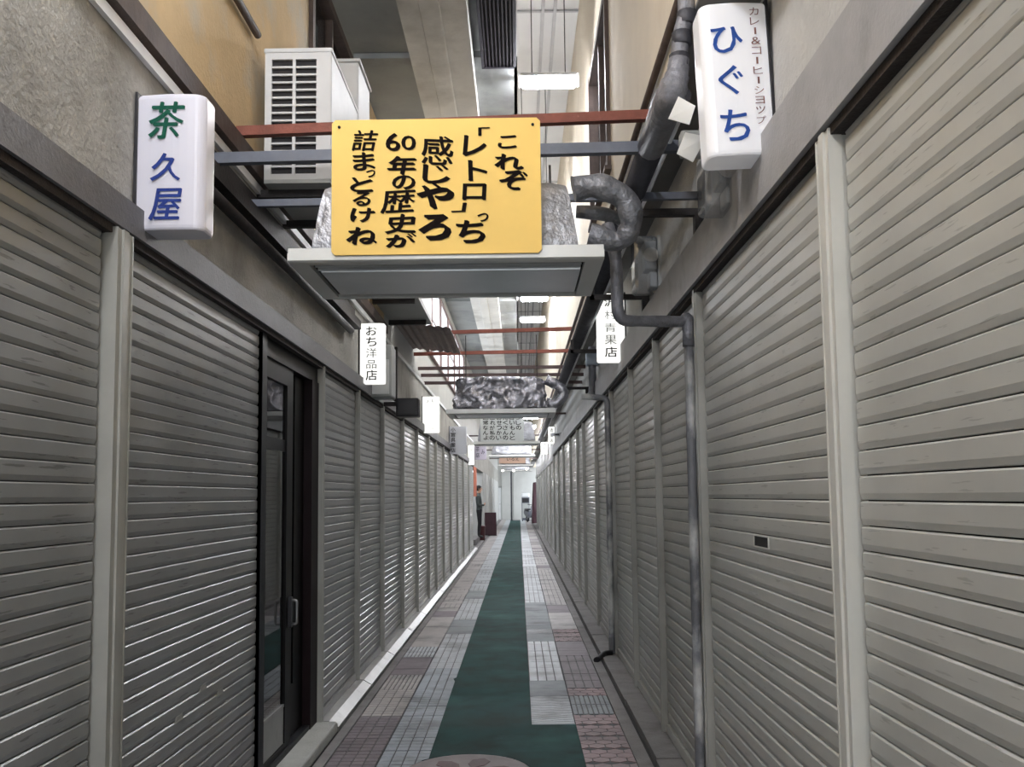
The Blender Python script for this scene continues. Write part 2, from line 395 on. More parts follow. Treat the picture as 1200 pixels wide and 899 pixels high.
# concrete under the runner, gutters and kerb bands
MB().box(-0.55, 0.066, Y0, YE, -0.02, 0.0).build('runner_bed', 'floor_concrete', fl)
MB().box(0.668, 0.752, Y0, YE, -0.02, 0.001).build('gutter_edge', 'floor_concrete', fl)
MB().box(0.752, 0.775, Y0, YE, -0.02, -0.018).build('gutter', 'gutter_black', fl)
yy = Y0; rng = random.Random(4)
while yy < YE:                                            # kerb stones along the right shutters
    ln = rng.uniform(1.3, 1.7); MB().box(0.775+rng.uniform(-.006,.006), XR+0.03, yy+0.004, min(YE, yy+ln)-0.004, -0.02, 0.028+rng.uniform(-.004,.004)).build('kerb_stone', 'floor_concrete', fl); yy += ln
MB().box(-1.215, -1.152, Y0, YE, -0.02, 0.0).build('gutter_edge', 'floor_concrete', fl)
MB().box(-1.235, -1.215, Y0, YE, -0.02, -0.018).build('gutter', 'gutter_black', fl)
# left step: pale concrete before the door, metal sills before the shutters
MB().cbox(-1.50, -1.235, YDOOR0-0.25, YDOOR1+0.02, -0.02, 0.055, 0.012).build('door_step', 'step_concrete', fl)
yy = YDOOR1+0.03
for y1 in (7.75, 9.15, 10.75, 12.25, 13.8, 15.1, 16.6, 18.4, 20.4, 22.6, 25.0, 27.6):
    b = MB(); b.prism([(-1.235, -0.02), (-1.235, 0.012), (-1.30, 0.05), (-1.42, 0.055), (-1.42, -0.02)], 'y', yy+0.01, y1-0.01); b.build('sill_plate', 'sill_metal', fl); yy = y1
MB().box(-1.42, -1.235, Y0, YDOOR0-0.26, -0.02, 0.03).build('left_kerb', 'floor_concrete', fl)
MB().box(-2.6, -1.235, YLEND, YE, -0.02, 0.02).build('left_kerb', 'floor_concrete', fl)

# --- walls. left: backing coloured dark for the shade behind the shutters, room behind the glass door, concrete fascia, ochre upper storey
wl = struct(MB().box(-1.60, -1.43, Y0, YDOOR0-0.06, 0, ZLB).box(-1.60, -1.43, YDOOR1+0.06, YLEND, 0, ZLB).build('wall_left', 'dark_gap'))
b = MB(); b.box(-2.6, -2.5, YDOOR0-0.06, YDOOR1+0.06, 0, ZLB); b.box(-2.5, -1.43, YDOOR0-0.10, YDOOR0-0.06, 0, ZLB); b.box(-2.5, -1.43, YDOOR1+0.06, YDOOR1+0.10, 0, ZLB); b.box(-2.5, -1.43, YDOOR0-0.06, YDOOR1+0.06, ZLB-.04, ZLB); b.build('shop_interior', 'interior', wl)
CL0, CLZ0, CLZ1 = 9.4, 3.75, 5.12                          # clerestory glazing starts here
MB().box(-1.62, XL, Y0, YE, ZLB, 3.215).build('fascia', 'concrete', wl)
WIN = (5.95, 7.45, 4.42, 5.2)                              # upper window on the left
MB().box(-1.62, XL, Y0, WIN[0], 3.215, ZROOF).box(-1.62, XL, WIN[1], CL0, 3.215, ZROOF).box(-1.62, XL, WIN[0], WIN[1], 3.215, WIN[2]).box(-1.62, XL, WIN[0], WIN[1], WIN[3], ZROOF).build('upper_wall', 'ochre', wl)
MB().box(-1.62, XL, CL0, YE, 3.215, CLZ0).box(-1.62, XL, CL0, YE, CLZ1, ZROOF).box(-1.62, XL, 23.5, YE, CLZ0, CLZ1).build('upper_wall', 'pale_wall', wl)
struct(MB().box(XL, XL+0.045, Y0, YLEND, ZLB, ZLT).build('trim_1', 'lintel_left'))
struct(MB().box(XL-0.05, XL+0.03, Y0, YLEND, ZLB-0.03, ZLB).build('trim_2', 'rusty_edge'))
# right
wr = struct(MB().box(1.00, 1.18, Y0, 50.0, 0, ZRB).build('wall_right', 'dark_gap'))  # backing coloured dark for the shade behind the slats
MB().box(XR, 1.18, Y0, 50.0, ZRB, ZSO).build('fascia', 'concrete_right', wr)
RW = (6.55, 8.10, 3.95, 5.28)
MB().box(XU, 1.18, Y0, RW[0], ZSO, ZTOP).box(XU, 1.18, RW[1], YE, ZSO, ZTOP).box(XU, 1.18, RW[0], RW[1], ZSO, RW[2]).box(XU, 1.18, RW[0], RW[1], RW[3], ZTOP).build('upper_wall', 'cream', wr)
MB().box(XU, XR, Y0, YE, ZSO-0.015, ZSO-0.001).build('overhang_soffit', 'soffit', wr)
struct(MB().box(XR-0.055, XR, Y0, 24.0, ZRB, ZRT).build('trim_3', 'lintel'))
struct(MB().box(XR-0.035, XR+0.05, Y0, 24.0, ZRB-0.03, ZRB).build('trim_4', 'rusty_edge'))
struct(MB().box(XR-0.03, XR+0.05, 24.0, 50.0, ZRB-0.12, ZRB+0.02).build('trim_5', 'lintel'))
# roof over the alley
ce = struct(MB().box(-1.62, 0.03, Y0, YE, ZROOF+0.06, ZROOF+0.16).build('ceiling', 'roof_panel'))
rng = random.Random(5); yy = Y0
while yy < YE:
    ln = rng.choice((1.2, 1.5, 1.8)); dz = rng.choice((0, 0, 0.03, 0.045))
    for xa, xb in ((XL, -0.87), (-0.36, 0.03)):
        MB().box(xa, xb, yy+0.006, yy+ln-0.006, ZROOF+dz, ZROOF+0.06).build('ceiling_panel', 'roof_panel', ce)
    yy += ln
b = MB(); b.prism([(-0.87, ZROOF+0.06), (-0.855, ZROOF-0.14), (-0.70, ZROOF-0.14), (-0.69, ZROOF-0.155), (-0.55, ZROOF-0.155), (-0.54, ZROOF-0.14), (-0.345, ZROOF-0.14), (-0.345, ZROOF+0.06)], 'y', Y0, YE); b.build('roof_beam', 'beam', ce)
MB().box(0.0, 0.03, Y0, YE, ZROOF, ZTOP).build('roof_upstand', 'white_ceiling', ce)
MB().box(0.0, 1.18, Y0, YE, ZTOP, ZTOP+0.1).build('high_ceiling', 'white_ceiling', ce)
for xb in (0.30, 0.43): MB().box(xb, xb+0.035, Y0, YE, ZTOP-0.03, ZTOP).build('ceiling_batten', 'batten', ce)
yy = Y0+1
while yy < YE: MB().box(0.03, XU, yy, yy+0.03, ZTOP-0.02, ZTOP).build('ceiling_batten', 'batten', ce); yy += 2.7
# end walls
we = struct(MB().box(-2.6, 1.6, YE, YE+0.15, -0.02, ZTOP+0.1).build('wall_end', 'pale_wall'))

# ================================================================== roller shutters
def slat_profile(p, d):
    """cross-section of one slat: (outward, up)"""
    return [(-0.004, 0.0), (d*0.50, 0.0), (d*0.62, p*0.03), (d, p*0.26), (d, p*0.88), (d*0.62, p*0.945), (-0.004, p*0.95)]
def slat_mb(side, ln, p, d, nslat=1):
    b = MB(); X = XL if side < 0 else XR
    for i in range(nslat):
        b.prism([(-side*o - (0 if side else 0), h+i*p) for o, h in (slat_profile(p, d) if side < 0 else slat_profile(p, d)[::-1])], 'y', -ln/2, ln/2)
    return b
def shutter(side, y0, y1, pitch, label, group=None, single=True, smat='slat_left', rmat='rail', rail=0.07, proud=0.03, tone=None):
    """a closed roller shutter: slats, bottom bar, guide rail at its near end, rail at its far end if the next is not a shutter"""
    X = XL if side < 0 else XR; o = -side                    # o: outward direction sign in x
    zb = 0.055 if side < 0 else 0.03
    zt = (ZLB if side < 0 else ZRB)-0.01
    r = thing('roller_shutter', (X, (y0+y1)/2, 0), label, 'shutter', group)
    ya, yb = y0+rail, y1-0.004; ln = yb-ya-0.012; yc = (ya+yb)/2-(y0+y1)/2
    n = int((zt-zb-0.07)/pitch); d = 0.012
    sb = -0.012
    def sl(k):
        b = MB()
        pr = slat_profile(pitch, d)
        for i in range(k):
            pts = [(o*(a+sb), h+i*pitch) for a, h in pr]
            if side < 0: pts = pts[::-1]
            b.prism(pts, 'y', -ln/2, ln/2)
        return b
    z0 = zb+0.06
    if single:
        me = sl(1).mesh('slat', smat)
        for i in range(n+1):
            inst(me, 'slat', r, (0, yc, z0+i*pitch))
    else:
        q = sl(n+1).build('slats', smat, r, (0, yc, z0)); q.name = 'slat_curtain'; q['kind'] = 'stuff'
    b = MB(); b.prism([(o*-0.014, zb), (o*0.012, zb), (o*0.016, zb+0.01), (o*0.010, z0-0.004), (o*-0.014, z0-0.004)], 'y', yc-ln/2, yc+ln/2); b.build('bottom_bar', smat, r)
    b = MB(); yl = y0-(y0+y1)/2                              # guide rail: channel with two lips and a raised middle
    b.box(-o*0.03, o*proud, yl, yl+rail, zb-0.02, zt)
    b.box(o*proud, o*(proud+0.008), yl+rail*0.28, yl+rail*0.62, zb-0.02, zt)
    b.box(o*0.004, o*(proud+0.003), yl-0.004, yl+0.004, zb-0.02, zt); b.box(o*0.004, o*(proud+0.003), yl+rail-0.004, yl+rail+0.004, zb-0.02, zt)
    b.build('guide_rail', rmat, r)
    return r
PL, PR = 0.0622, 0.0685
# left row
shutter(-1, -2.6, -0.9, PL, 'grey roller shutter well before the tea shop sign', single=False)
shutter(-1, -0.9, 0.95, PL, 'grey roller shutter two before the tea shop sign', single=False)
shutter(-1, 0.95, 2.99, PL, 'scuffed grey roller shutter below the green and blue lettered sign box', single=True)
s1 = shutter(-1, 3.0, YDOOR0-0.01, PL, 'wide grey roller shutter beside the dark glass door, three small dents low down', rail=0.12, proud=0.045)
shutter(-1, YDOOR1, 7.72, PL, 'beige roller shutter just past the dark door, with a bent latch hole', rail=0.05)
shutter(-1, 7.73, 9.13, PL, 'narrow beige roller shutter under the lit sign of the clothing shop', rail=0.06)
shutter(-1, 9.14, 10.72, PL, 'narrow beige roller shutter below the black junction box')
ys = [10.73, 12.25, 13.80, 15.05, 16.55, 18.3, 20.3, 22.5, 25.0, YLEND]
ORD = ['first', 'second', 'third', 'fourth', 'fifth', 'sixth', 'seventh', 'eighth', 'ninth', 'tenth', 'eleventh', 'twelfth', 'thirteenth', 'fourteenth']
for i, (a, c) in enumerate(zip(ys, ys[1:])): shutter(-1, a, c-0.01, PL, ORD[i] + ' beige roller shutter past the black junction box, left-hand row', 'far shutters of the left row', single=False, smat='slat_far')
# right row
shutter(1, -2.6, -0.9, PR, 'cream roller shutter well before the curry shop sign', single=False, smat='slat_right')
shutter(1, -0.9, 0.85, PR, 'cream roller shutter two before the curry shop sign', single=False, smat='slat_right')
shutter(1, 0.85, 2.56, PR, 'wide cream roller shutter before the white post, smooth broad slats', smat='slat_right')
s2 = shutter(1, 2.57, 4.60, PR, 'cream roller shutter with a small black letter slot under the curry shop sign', smat='slat_right', rmat='rail_white', rail=0.105, proud=0.04)
shutter(1, 4.61, 6.05, PR, 'cream roller shutter just behind the peeling grey downpipe', smat='slat_right', rail=0.09)
shutter(1, 6.06, 7.45, PR, 'cream roller shutter between the peeling downpipe and the greengrocer sign', smat='slat_right')
shutter(1, 7.46, 9.0, PR, 'cream roller shutter right below the lit greengrocer sign', smat='slat_right', rail=0.05)
ys = [9.05, 10.9, 13.0, 14.35, 16.3, 18.9, 21.3, 24.0, 27, 30.5, 34, 38, 42, 46, 50]
for i, (a, c) in enumerate(zip(ys, ys[1:])): shutter(1, a, c-0.01, PR, ORD[i] + ' cream roller shutter past the second downpipe, right-hand row', 'far shutters of the right row', single=False, smat='slat_far')
# small fittings in the near shutters
p = onX(891, 635, XR-0.004)
q = p - s2.location
MB().box(-0.0012, 0.01, q.y-0.10, q.y+0.10, q.z-0.021, q.z+0.021).build('letter_slot', 'dark_gap', s2)
b = MB()
for dy, dz, h, w_ in ((-0.106, 0, .024, .006), (0.106, 0, .024, .006)): b.box(-0.0025, 0, q.y+dy-w_, q.y+dy+w_, q.z-h, q.z+h)
for dz in (-.022, .022): b.box(-0.0025, 0, q.y-.10, q.y+.10, q.z+dz-.003, q.z+dz+.003)
b.build('slot_frame', 'rail_white', s2)
for px, py in ((239, 806), (259, 811), (211, 842)):
    q = onX(px, py, XL+0.004) - s1.location
    MB().prism([(q.y-.045, q.z-.013), (q.y+.045, q.z-.013), (q.y+.035, q.z+.013), (q.y-.035, q.z+.013)], 'x', -0.002, 0.001).build('dent', 'rail', s1)

# ================================================================== dark glass door on the left
d = bpy.data.objects.new('door_1', None); COL.objects.link(d); d.location = (XL, (YDOOR0+YDOOR1)/2, 0); struct(d)
yc = (YDOOR0+YDOOR1)/2
def dy(a, b_): return a-yc, b_-yc
f = MB(); f.box(-0.06, 0.012, *dy(YDOOR0, YDOOR0+0.10), 0.055, ZLB-.03); f.box(-0.06, 0.015, *dy(YDOOR0+0.0, YDOOR0+.02), 0.055, ZLB-.03); f.build('door_frame', 'door_steel', d)
MB().box(-0.08, -0.01, *dy(YDOOR0, YDOOR1), ZLB-0.13, ZLB-0.03).build('door_head', 'door_dark', d)
MB().box(-0.10, 0.0, *dy(YDOOR1-0.20, YDOOR1), 0.055, ZLB-0.13).build('door_jamb', 'door_red', d)
MB().box(-0.08, -0.005, *dy(YDOOR0, YDOOR1), 0.055, 0.085).build('door_track', 'door_steel', d)
ga, gb = 5.08, 5.53
MB().box(-0.05, -0.02, *dy(4.96, ga), .085, ZLB-.13).box(-0.05, -0.02, *dy(gb, 5.67), .085, ZLB-.13).box(-.05, -.02, *dy(ga, gb), ZLB-.24, ZLB-.13).box(-.05, -.02, *dy(ga, gb), .085, .12).build('door_leaf', 'door_dark', d)
MB().box(-0.040, -0.034, *dy(ga, gb), .34, ZLB-.24).build('glass_pane', 'door_glass', d)
MB().box(-0.045, -0.028, *dy(ga, gb), .12, .33).build('kick_plate', 'box_grey', d)
MB().box(-0.045, -0.024, *dy(ga, gb), .33, .345).build('glazing_bead', 'sill_metal', d)
MB().box(-0.045, -0.030, *dy(ga, gb), 1.83, 1.90).build('mid_band', 'door_steel', d)  # dark horizontal band across the pane
MB().box(-0.09, -0.055, *dy(5.60, 5.75), .085, ZLB-.13).box(-.09, -.055, *dy(5.86, YDOOR1-.2), .085, ZLB-.13).box(-.09, -.055, *dy(5.75, 5.86), .085, .4).build('door_leaf', 'door_dark', d)
MB().box(-0.078, -0.072, *dy(5.75, 5.86), .4, ZLB-.13).build('glass_pane', 'door_glass', d)
h = MB(); h.box(-0.02, 0.0, *dy(5.585, 5.625), 0.78, 0.96); h.build('lock_case', 'black_plastic', d)
h = MB(); h.tube(smooth_path([(0.0, 5.60-yc, .80), (0.03, 5.60-yc, .80), (0.03, 5.60-yc, .94), (0, 5.60-yc, .94)], 4, .02), .008, 8); h.build('pull_handle', 'kick_metal', d)

# ================================================================== sign boxes
def sign_box(label, side, y, z0, z1, wd, dp, body, inks, cat='sign', tilt=0.0, name='shop_sign', lip=0.03, plate=True):
    """box lantern fixed edge-on to the wall, printed face toward -y. inks: list of (material, [(char, u, v, wu, hv, opts)]) in face fractions"""
    X = XL if side < 0 else XR; o = -side
    r = thing(name, (X, y, (z0+z1)/2), label, cat)
    r.rotation_euler = (0, tilt, 0)
    H = (z1-z0)/2; SO = 0.014; x0, x1 = o*SO, o*(SO+wd)
    # horizontal outline: slightly bowed faces, rounded outer corners
    pts = []; n = 8; R = min(0.035, dp*0.3)
    for i in range(n+1):
        t = i/n; pts.append((SO+(wd-R)*t, -dp/2-0.012*math.sin(PI*t*0.8)))
    for i in range(1, 6):
        a = PI/2*i/6; pts.append((SO+wd-R+R*math.sin(a), -dp/2+R-R*math.cos(a)-.007*(1-i/6)))
    for i in range(0, 7):
        a = PI/2*i/6; pts.append((SO+wd-R+R*math.cos(a), dp/2-R+R*math.sin(a)))
    pts.append((SO, dp/2))
    pts = [(o*a, b_) for a, b_ in pts]
    if o < 0: pts = pts[::-1]
    b = MB()
    cx = sum(p_[0] for p_ in pts)/len(pts)
    def ring(k, z): return [((p_[0]-cx)*k+cx, p_[1]*k, z) for p_ in pts]
    L_ = [ring(.93, -H), ring(.98, -H+.006), ring(1, -H+.016), ring(1, H-.016), ring(.98, H-.006), ring(.93, H)]
    n = len(pts); vs = [v for q in L_ for v in q]
    b.add(vs, [(i*n+k, i*n+(k+1) % n, (i+1)*n+(k+1) % n, (i+1)*n+k) for i in range(5) for k in range(n)] + [list(range(n))[::-1], [5*n+k for k in range(n)]])
    lb = b.build('lantern_body', body, r)
    if plate: MB().box(o*0.004, o*0.0135, -dp/2-.008, dp/2+.006, -H-.01, H+.01).build('wall_plate', 'black_plastic', r)
    for z in (-H*.6, H*.6): MB().box(0, o*0.0135, dp/2, dp/2+.03, z-.02, z+.02).build('wall_bracket', 'black_steel', r)
    for ink, chars in inks:
        for c in chars:
            ch, u, v, wu, hv = c[:5]; op = c[5] if len(c) > 5 else {}
            xa, xb = min(x0, x1), max(x0, x1); b = MB()
            letter(b, ch, xa+(xb-xa)*u, -H+2*H*(1-v), wd*wu, 2*H*hv, -dp/2-0.0135, **op)
            if b.v: b.build('character', ink, lb)
    return r
B = dict(bold=0.012)
# tea shop, unlit
p = onX(157, 195, XL); yq = p.y
zt_, zb_ = onY(200, 112, yq).z, onY(205, 270, yq).z
sign_box('white sign box with green and blue brush lettering, unlit, on left concrete wall', -1, yq+.06, zb_, zt_, 0.243, 0.13, 'sign_unlit',
         [('ink_green', [('茶', .44, .20, .50, .27, dict(bold=.02, shear=.15))]), ('ink_blue', [('久', .46, .545, .44, .20, dict(bold=.02, shear=.15)), ('屋', .46, .82, .44, .23, dict(bold=.02, shear=.15))])])
# clothing shop, lit
yq = onX(420, 414, XL).y; zt_, zb_ = onY(437, 379, yq).z, onY(437, 449, yq).z
sign_box('lit white sign box with black clothing shop lettering', -1, yq+.06, zb_, zt_, 0.21, 0.12, 'sign_lit',
         [('ink', [('お', .48, .13, .44, .15, B), ('ち', .48, .31, .42, .15, B), ('店', .48, .87, .46, .17, B)]), ('box_grey', [('洋', .48, .50, .44, .16), ('品', .48, .69, .42, .14)])])
yq = onX(494, 486, XL).y; zt_, zb_ = onY(505, 465, yq).z, onY(505, 507, yq).z
sign_box('blank-looking lit white sign box with faint small marks at top and bottom', -1, yq+.06, zb_, zt_, 0.235, 0.12, 'sign_lit',
         [('ink', [('お', .36, .13, .2, .11), ('ち', .62, .13, .2, .11)]), ('box_grey', [('の', .38, .88, .2, .09), ('店', .62, .88, .2, .10)])])
yq = onX(526, 515, XL).y; zt_, zb_ = onY(535, 500, yq).z, onY(535, 532, yq).z
sign_box('pale grey unlit sign board with a column of dark characters', -1, yq, zb_, zt_, 0.34, 0.08, 'sign_pale',
         [('ink', [('小', .22, .12, .26, .15, B), ('宮', .22, .30, .26, .15, B), ('呉', .22, .49, .26, .15, B), ('服', .22, .68, .26, .15, B), ('店', .22, .87, .26, .15, B)])])
yq = onX(548, 532, XL).y; zt_, zb_ = onY(551, 522, yq).z, onY(551, 545, yq).z
sign_box('slim lit white sign box beyond the pale grey board', -1, yq, zb_, zt_, 0.16, 0.08, 'sign_lit', [('ink', [('商', .5, .25, .5, .18), ('店', .5, .7, .5, .18)])])
yq = onX(556, 530, XL).y; zt_, zb_ = onY(562, 521, yq).z, onY(562, 539, yq).z
sign_box('mauve unlit sign box near the open shop', -1, yq, zb_, zt_, 0.36, 0.1, 'sign_mauve', [('ink', [('茶', .25, .3, .3, .3), ('店', .25, .7, .3, .3), ('み', .7, .5, .3, .3)])])
# curry and coffee shop, right
yq = onX(907, 90, XR).y; zt_, zb_ = onY(860, 2, yq).z, onY(868, 180, yq).z
kana = list('カレー&コーヒーショップ')
kk = [(c, .815, .07+i*.0650, .14 if c != 'ー' else .03, .05, dict(turn=False)) for i, c in enumerate(kana)]
sign_box('large white sign box with blue kana and small brown lettering, on right wall', 1, yq+.08, zb_, zt_, 0.240, 0.15, 'sign_soft',
         [('ink_bright_blue', [('ひ', .38, .25, .46, .17, dict(bold=.015)), ('ぐ', .40, .515, .36, .19, dict(bold=.015)), ('ち', .42, .81, .42, .20, dict(bold=.015))]), ('ink_brown', kk)], tilt=-0.035)
yq = onX(734, 385, XR).y; zt_, zb_ = onY(716, 344, yq).z, onY(716, 423, yq).z
sign_box('lit white greengrocer sign box partly behind the bent pipe', 1, yq+.07, zb_, zt_, 0.235, 0.13, 'sign_lit',
         [('ink', [('沢', .48, .13, .42, .13, B), ('店', .48, .87, .44, .15, B)]), ('box_grey', [('村', .48, .32, .42, .13), ('青', .48, .51, .42, .13), ('果', .48, .69, .44, .14)])])
yq = onX(655, 525, XR).y
for i, (px0, py0, py1, wd, body, lab) in enumerate(((648, 516, 540, .22, 'sign_pale', 'pale sign box with dark characters, first beyond the greengrocer sign'), (640, 505, 530, .16, 'sign_lit', 'slim lit sign box high on the right wall beyond the pale one'), (637, 522, 541, .22, 'sign_lit', 'small lit sign box low on the right wall beyond the slim one'))):
    yq = (19.5, 23.4, 29.0)[i]
    sign_box(lab, 1, yq, max(ZRT+.02, onY(px0, py1, yq).z), onY(px0, py0, yq).z+.1, wd, .1, body, [('ink', [('酒', .5, .2, .5, .2, B), ('屋', .5, .5, .5, .2, B), ('店', .5, .8, .5, .2, B)])])

# ================================================================== hanging air conditioners wrapped in foil
def foil_box(mb, x0, x1, y0, y1, z0, z1, taper, amp, seed, n=(26, 8, 12), folds=False):
    """crumpled closed wrap, narrower at the top"""
    nx, ny, nz = n; off = Vector((seed*13.7, seed*3.1, seed*7.7))
    def P(u, v, w_):
        k = 1-taper*w_ ; x = (x0+x1)/2+(x1-x0)*(u-.5)*k; y = y0+(y1-y0)*v + (0.05*w_ if v < .5 else -0.05*w_)
        z = z0+(z1-z0)*w_ - 0.02*abs(u-.5)*w_*2
        p = Vector((x, y, z)); c = Vector(((u-.5), (v-.5), (w_-.5)))
        s = noise.noise(p*5+off)*0.8+abs(noise.noise(p*11+off))*0.9+noise.noise(p*24+off)*0.35
        if folds: s = .55-abs(noise.noise(p*4.2+off))*1.4 - abs(noise.noise(p*9+off*2))*.9 - abs(noise.noise(p*19+off))*.45
        nrm = Vector((c.x*2, c.y*2, c.z*2)); mx = max(abs(nrm.x), abs(nrm.y), abs(nrm.z))
        nrm = Vector((nrm.x if abs(nrm.x) > mx-.02 else nrm.x*.25, nrm.y if abs(nrm.y) > mx-.02 else nrm.y*.25, nrm.z if abs(nrm.z) > mx-.02 else nrm.z*.25)).normalized()
        return p + nrm*(s*amp - 0.02*(abs(c.x*2)**8+abs(c.z*2)**8))
    def sheet(f, a, c):
        vs = [f(i/a, j/c) for j in range(c+1) for i in range(a+1)]
        mb.add(vs, [(j*(a+1)+i, j*(a+1)+i+1, (j+1)*(a+1)+i+1, (j+1)*(a+1)+i) for j in range(c) for i in range(a)], True)
    sheet(lambda u, w_: P(u, 0, w_), nx, nz); sheet(lambda u, w_: P(1-u, 1, w_), nx, nz)
    sheet(lambda v, w_: P(1, v, w_), ny, nz); sheet(lambda v, w_: P(0, 1-v, w_), ny, nz)
    sheet(lambda u, v: P(u, v, 1), nx, ny); sheet(lambda u, v: P(u, 1-v, 0), nx, ny)
def air_unit(y, xc, label, wd=1.27, z=2.475, foil='foil', seed=1, hgt=.40, taper=.10, amp=.022, hang=None, crisp=False):
    r = thing('air_conditioner', (xc, y, z), label, 'air conditioner'); a = wd/2
    # ceiling panel: frame with bevelled rim, intake slots and a central plate
    f = MB(); D = .72
    f.prism([(0, .0), (.012, -.006), (.06, -.006), (.06, .03), (.0, .03)], 'x', -a, a); f.prism([(D, .03), (D-.05, .03), (D-.05, -.006), (D-.012, -.006), (D, 0)], 'x', -a, a)
    f.box(-a, -a+.075, .0605, D-.0505, -.006, .03); f.box(a-.075, a, .0605, D-.0505, -.006, .03); f.box(-a+.002, a-.002, .002, D-.002, .0305, .05)
    pf = f.build('panel_frame', 'panel_metal', r)
    MB().box(-a+.075, a-.075, .06, D-.05, .012, .03).build('slot_recess', 'unit_void', pf)
    b = MB(); b.prism([(.17, -.008), (D-.12, -.008), (D-.11, .012), (.165, .012)], 'x', -a+.10, a-.085); b.build('intake_plate', 'panel_grey', pf)
    MB().box(-a+.09, a-.085, .10, .104, -.004, .008).build('vane', 'panel_grey', pf); MB().box(-a+.09, a-.085, .15, .154, -.006, .008).build('vane', 'panel_grey', pf)
    b = MB(); foil_box(b, -a+.055, a-.075, .07, D-.06, .05, hgt, taper, amp, seed, (64, 14, 30) if crisp else (26, 8, 12), crisp); w_ = b.build('foil_wrap', foil, r)
    hy, hz = hang if hang else (.36, z+.60)
    for sx in (-1, 1):
        b = MB(); b.tube([(sx*(a-.2), hy, hgt-.08), (sx*(a-.2), hy, hz-z-.018)], .006, 6); b.build('hanger_rod', 'black_steel', r)
    if not hang:                                            # dark rod from wall to wall that carries this unit
        o = MB().box(XL+.001, XR-.001, y+hy-.018, y+hy+.018, hz-.018, hz+.018).build('cross_rod', 'dark_rod'); tag(o, 'dark rod carrying the ' + label.replace('hanging ', '').replace(' hanging', ''), 'rod')
    return r
yA = 3.62
xcA = (onY(332, 303, yA).x + onY(713, 297, yA).x)/2; zA = onY(522, 303, yA).z
AC1 = air_unit(yA, xcA, 'foil-wrapped hanging air conditioner behind the yellow handwritten board', z=zA, seed=1, amp=.010, hgt=.385, hang=(.34, 3.02))
AC2 = air_unit(10.6, onY(587, 484, 10.6).x, 'hanging air conditioner wrapped in badly crumpled dark foil', z=onY(587, 484, 10.6).z, foil='foil_dark', seed=2, amp=.055, hgt=.46, taper=.07, hang=(.60, 3.54), crisp=True)
AC3 = air_unit(17.6, onY(594, 519, 17.6).x, 'foil-wrapped air conditioner behind the pale handwritten board', z=onY(594, 520, 17.6).z, seed=3, hgt=.46)
AC4 = air_unit(25.2, onY(600, 534, 25.2).x, 'foil-wrapped air conditioner hanging beyond the pale board', z=onY(600, 535, 25.2).z, seed=4, hgt=.40)
AC5 = air_unit(33.5, onY(604, 546, 33.5).x, 'small distant air conditioner behind the peach board', z=onY(604, 546, 33.5).z, seed=5, hgt=.4)
AC6 = air_unit(43.0, onY(607, 552, 43.0).x, 'last hanging air conditioner before the end wall', z=onY(607, 552, 43.0).z, seed=6, hgt=.3)

# ------------------------------------------------------------------ handwritten boards
def board(y, corners, material, label, mats, glyphs, ink='ink', th=0.008, s=1.0):
    (xa, ya), (xb, yb) = corners
    p0, p1 = onY(xa, ya, y), onY(xb, yb, y); cx, cz = (p0.x+p1.x)/2, (p0.z+p1.z)/2; w_, h_ = abs(p1.x-p0.x)/2, abs(p0.z-p1.z)/2
    r = thing('handwritten_board', (cx, y, cz-h_), label, 'board')
    b = MB(); c = 0.014
    b.prism([(-w_+c, 0), (w_-c, 0), (w_, c), (w_, 2*h_-c), (w_-c, 2*h_), (-w_+c, 2*h_), (-w_, 2*h_-c), (-w_, c)], 'y', 0, th); pn = b.build('panel', material, r)
    t = MB(); big = abs(glyphs[0][3]) > 8
    for ch, px, py, gw, gh, op in glyphs:
        q = onY(px, py, y); k = y/FPX
        if big: t = MB()
        letter(t, ch, q.x-cx, q.z-(cz-h_), gw*k, gh*k, -0.0015, **op)
        if big: t.build('character', ink, pn)
    if not big: tag(t.build('lettering', ink, pn), kind='stuff')
    for sx in (-1, 1): MB().lathe([(.006, 0), (.006, .004)], (0, 0, 0), 8).build('fixing_screw', 'dark_gap', r).matrix_local = Matrix.Translation((sx*(w_-.03), -.001, 2*h_-.03)) @ Matrix.Rotation(PI/2, 4, 'X')
    return r
rg = random.Random(2)
raw = [('こ',795,500,65,45),('れ',800,570,100,55),('ぞ',815,635,95,70),
 ('「',712,463,40,30),('レ',680,512,80,75),('ト',690,600,65,75),('ロ',678,675,80,58),('」',624,730,48,32),('っ',708,765,38,30),('ち',665,815,100,80),
 ('感',548,530,112,105),('じ',545,612,95,68),('や',540,690,122,88),('ろ',540,800,108,88),
 ('6',392,500,50,65),('0',447,503,50,52),('年',425,582,98,66),('の',430,642,80,50),('歴',410,710,118,80),('史',422,787,108,68),('が',420,846,102,46),
 ('詰',293,495,84,76),('ま',290,568,76,64),('っ',313,611,32,26),('と',283,650,80,52),('る',283,700,62,50),('け',285,757,82,50),('ね',285,830,106,60)]
bold = {'や': .06, 'ろ': .06, '感': .022, '歴': .02, '史': .03, '詰': .022}
G = [(c, 330+x/3, y/3, a/3, b_/3, dict(bold=bold.get(c, .038), rot=rg.uniform(-.06, .06), shear=rg.uniform(-.05, .2))) for c, x, y, a, b_ in raw]
board(yA-.012, ((389, 141), (635, 296)), 'yellow_board', 'yellow board with large black brush lettering in five columns', None, G)
cols = ['少しの', '古いもんと', 'たくさんの', 'おせっかい', 'これが私の', '日常なんよ']
G = []
for i, t_ in enumerate(cols):
    for j, c in enumerate(t_): G.append((c, 607.5-i*7.6+rg.uniform(-.5, .5), 489.5+j*5.9, 6.0, 5.0, dict(bold=.02, rot=rg.uniform(-.1, .1))))
board(17.588, ((563, 486), (614, 517)), 'pale_board', 'pale grey board with small black handwriting in six columns', None, G)
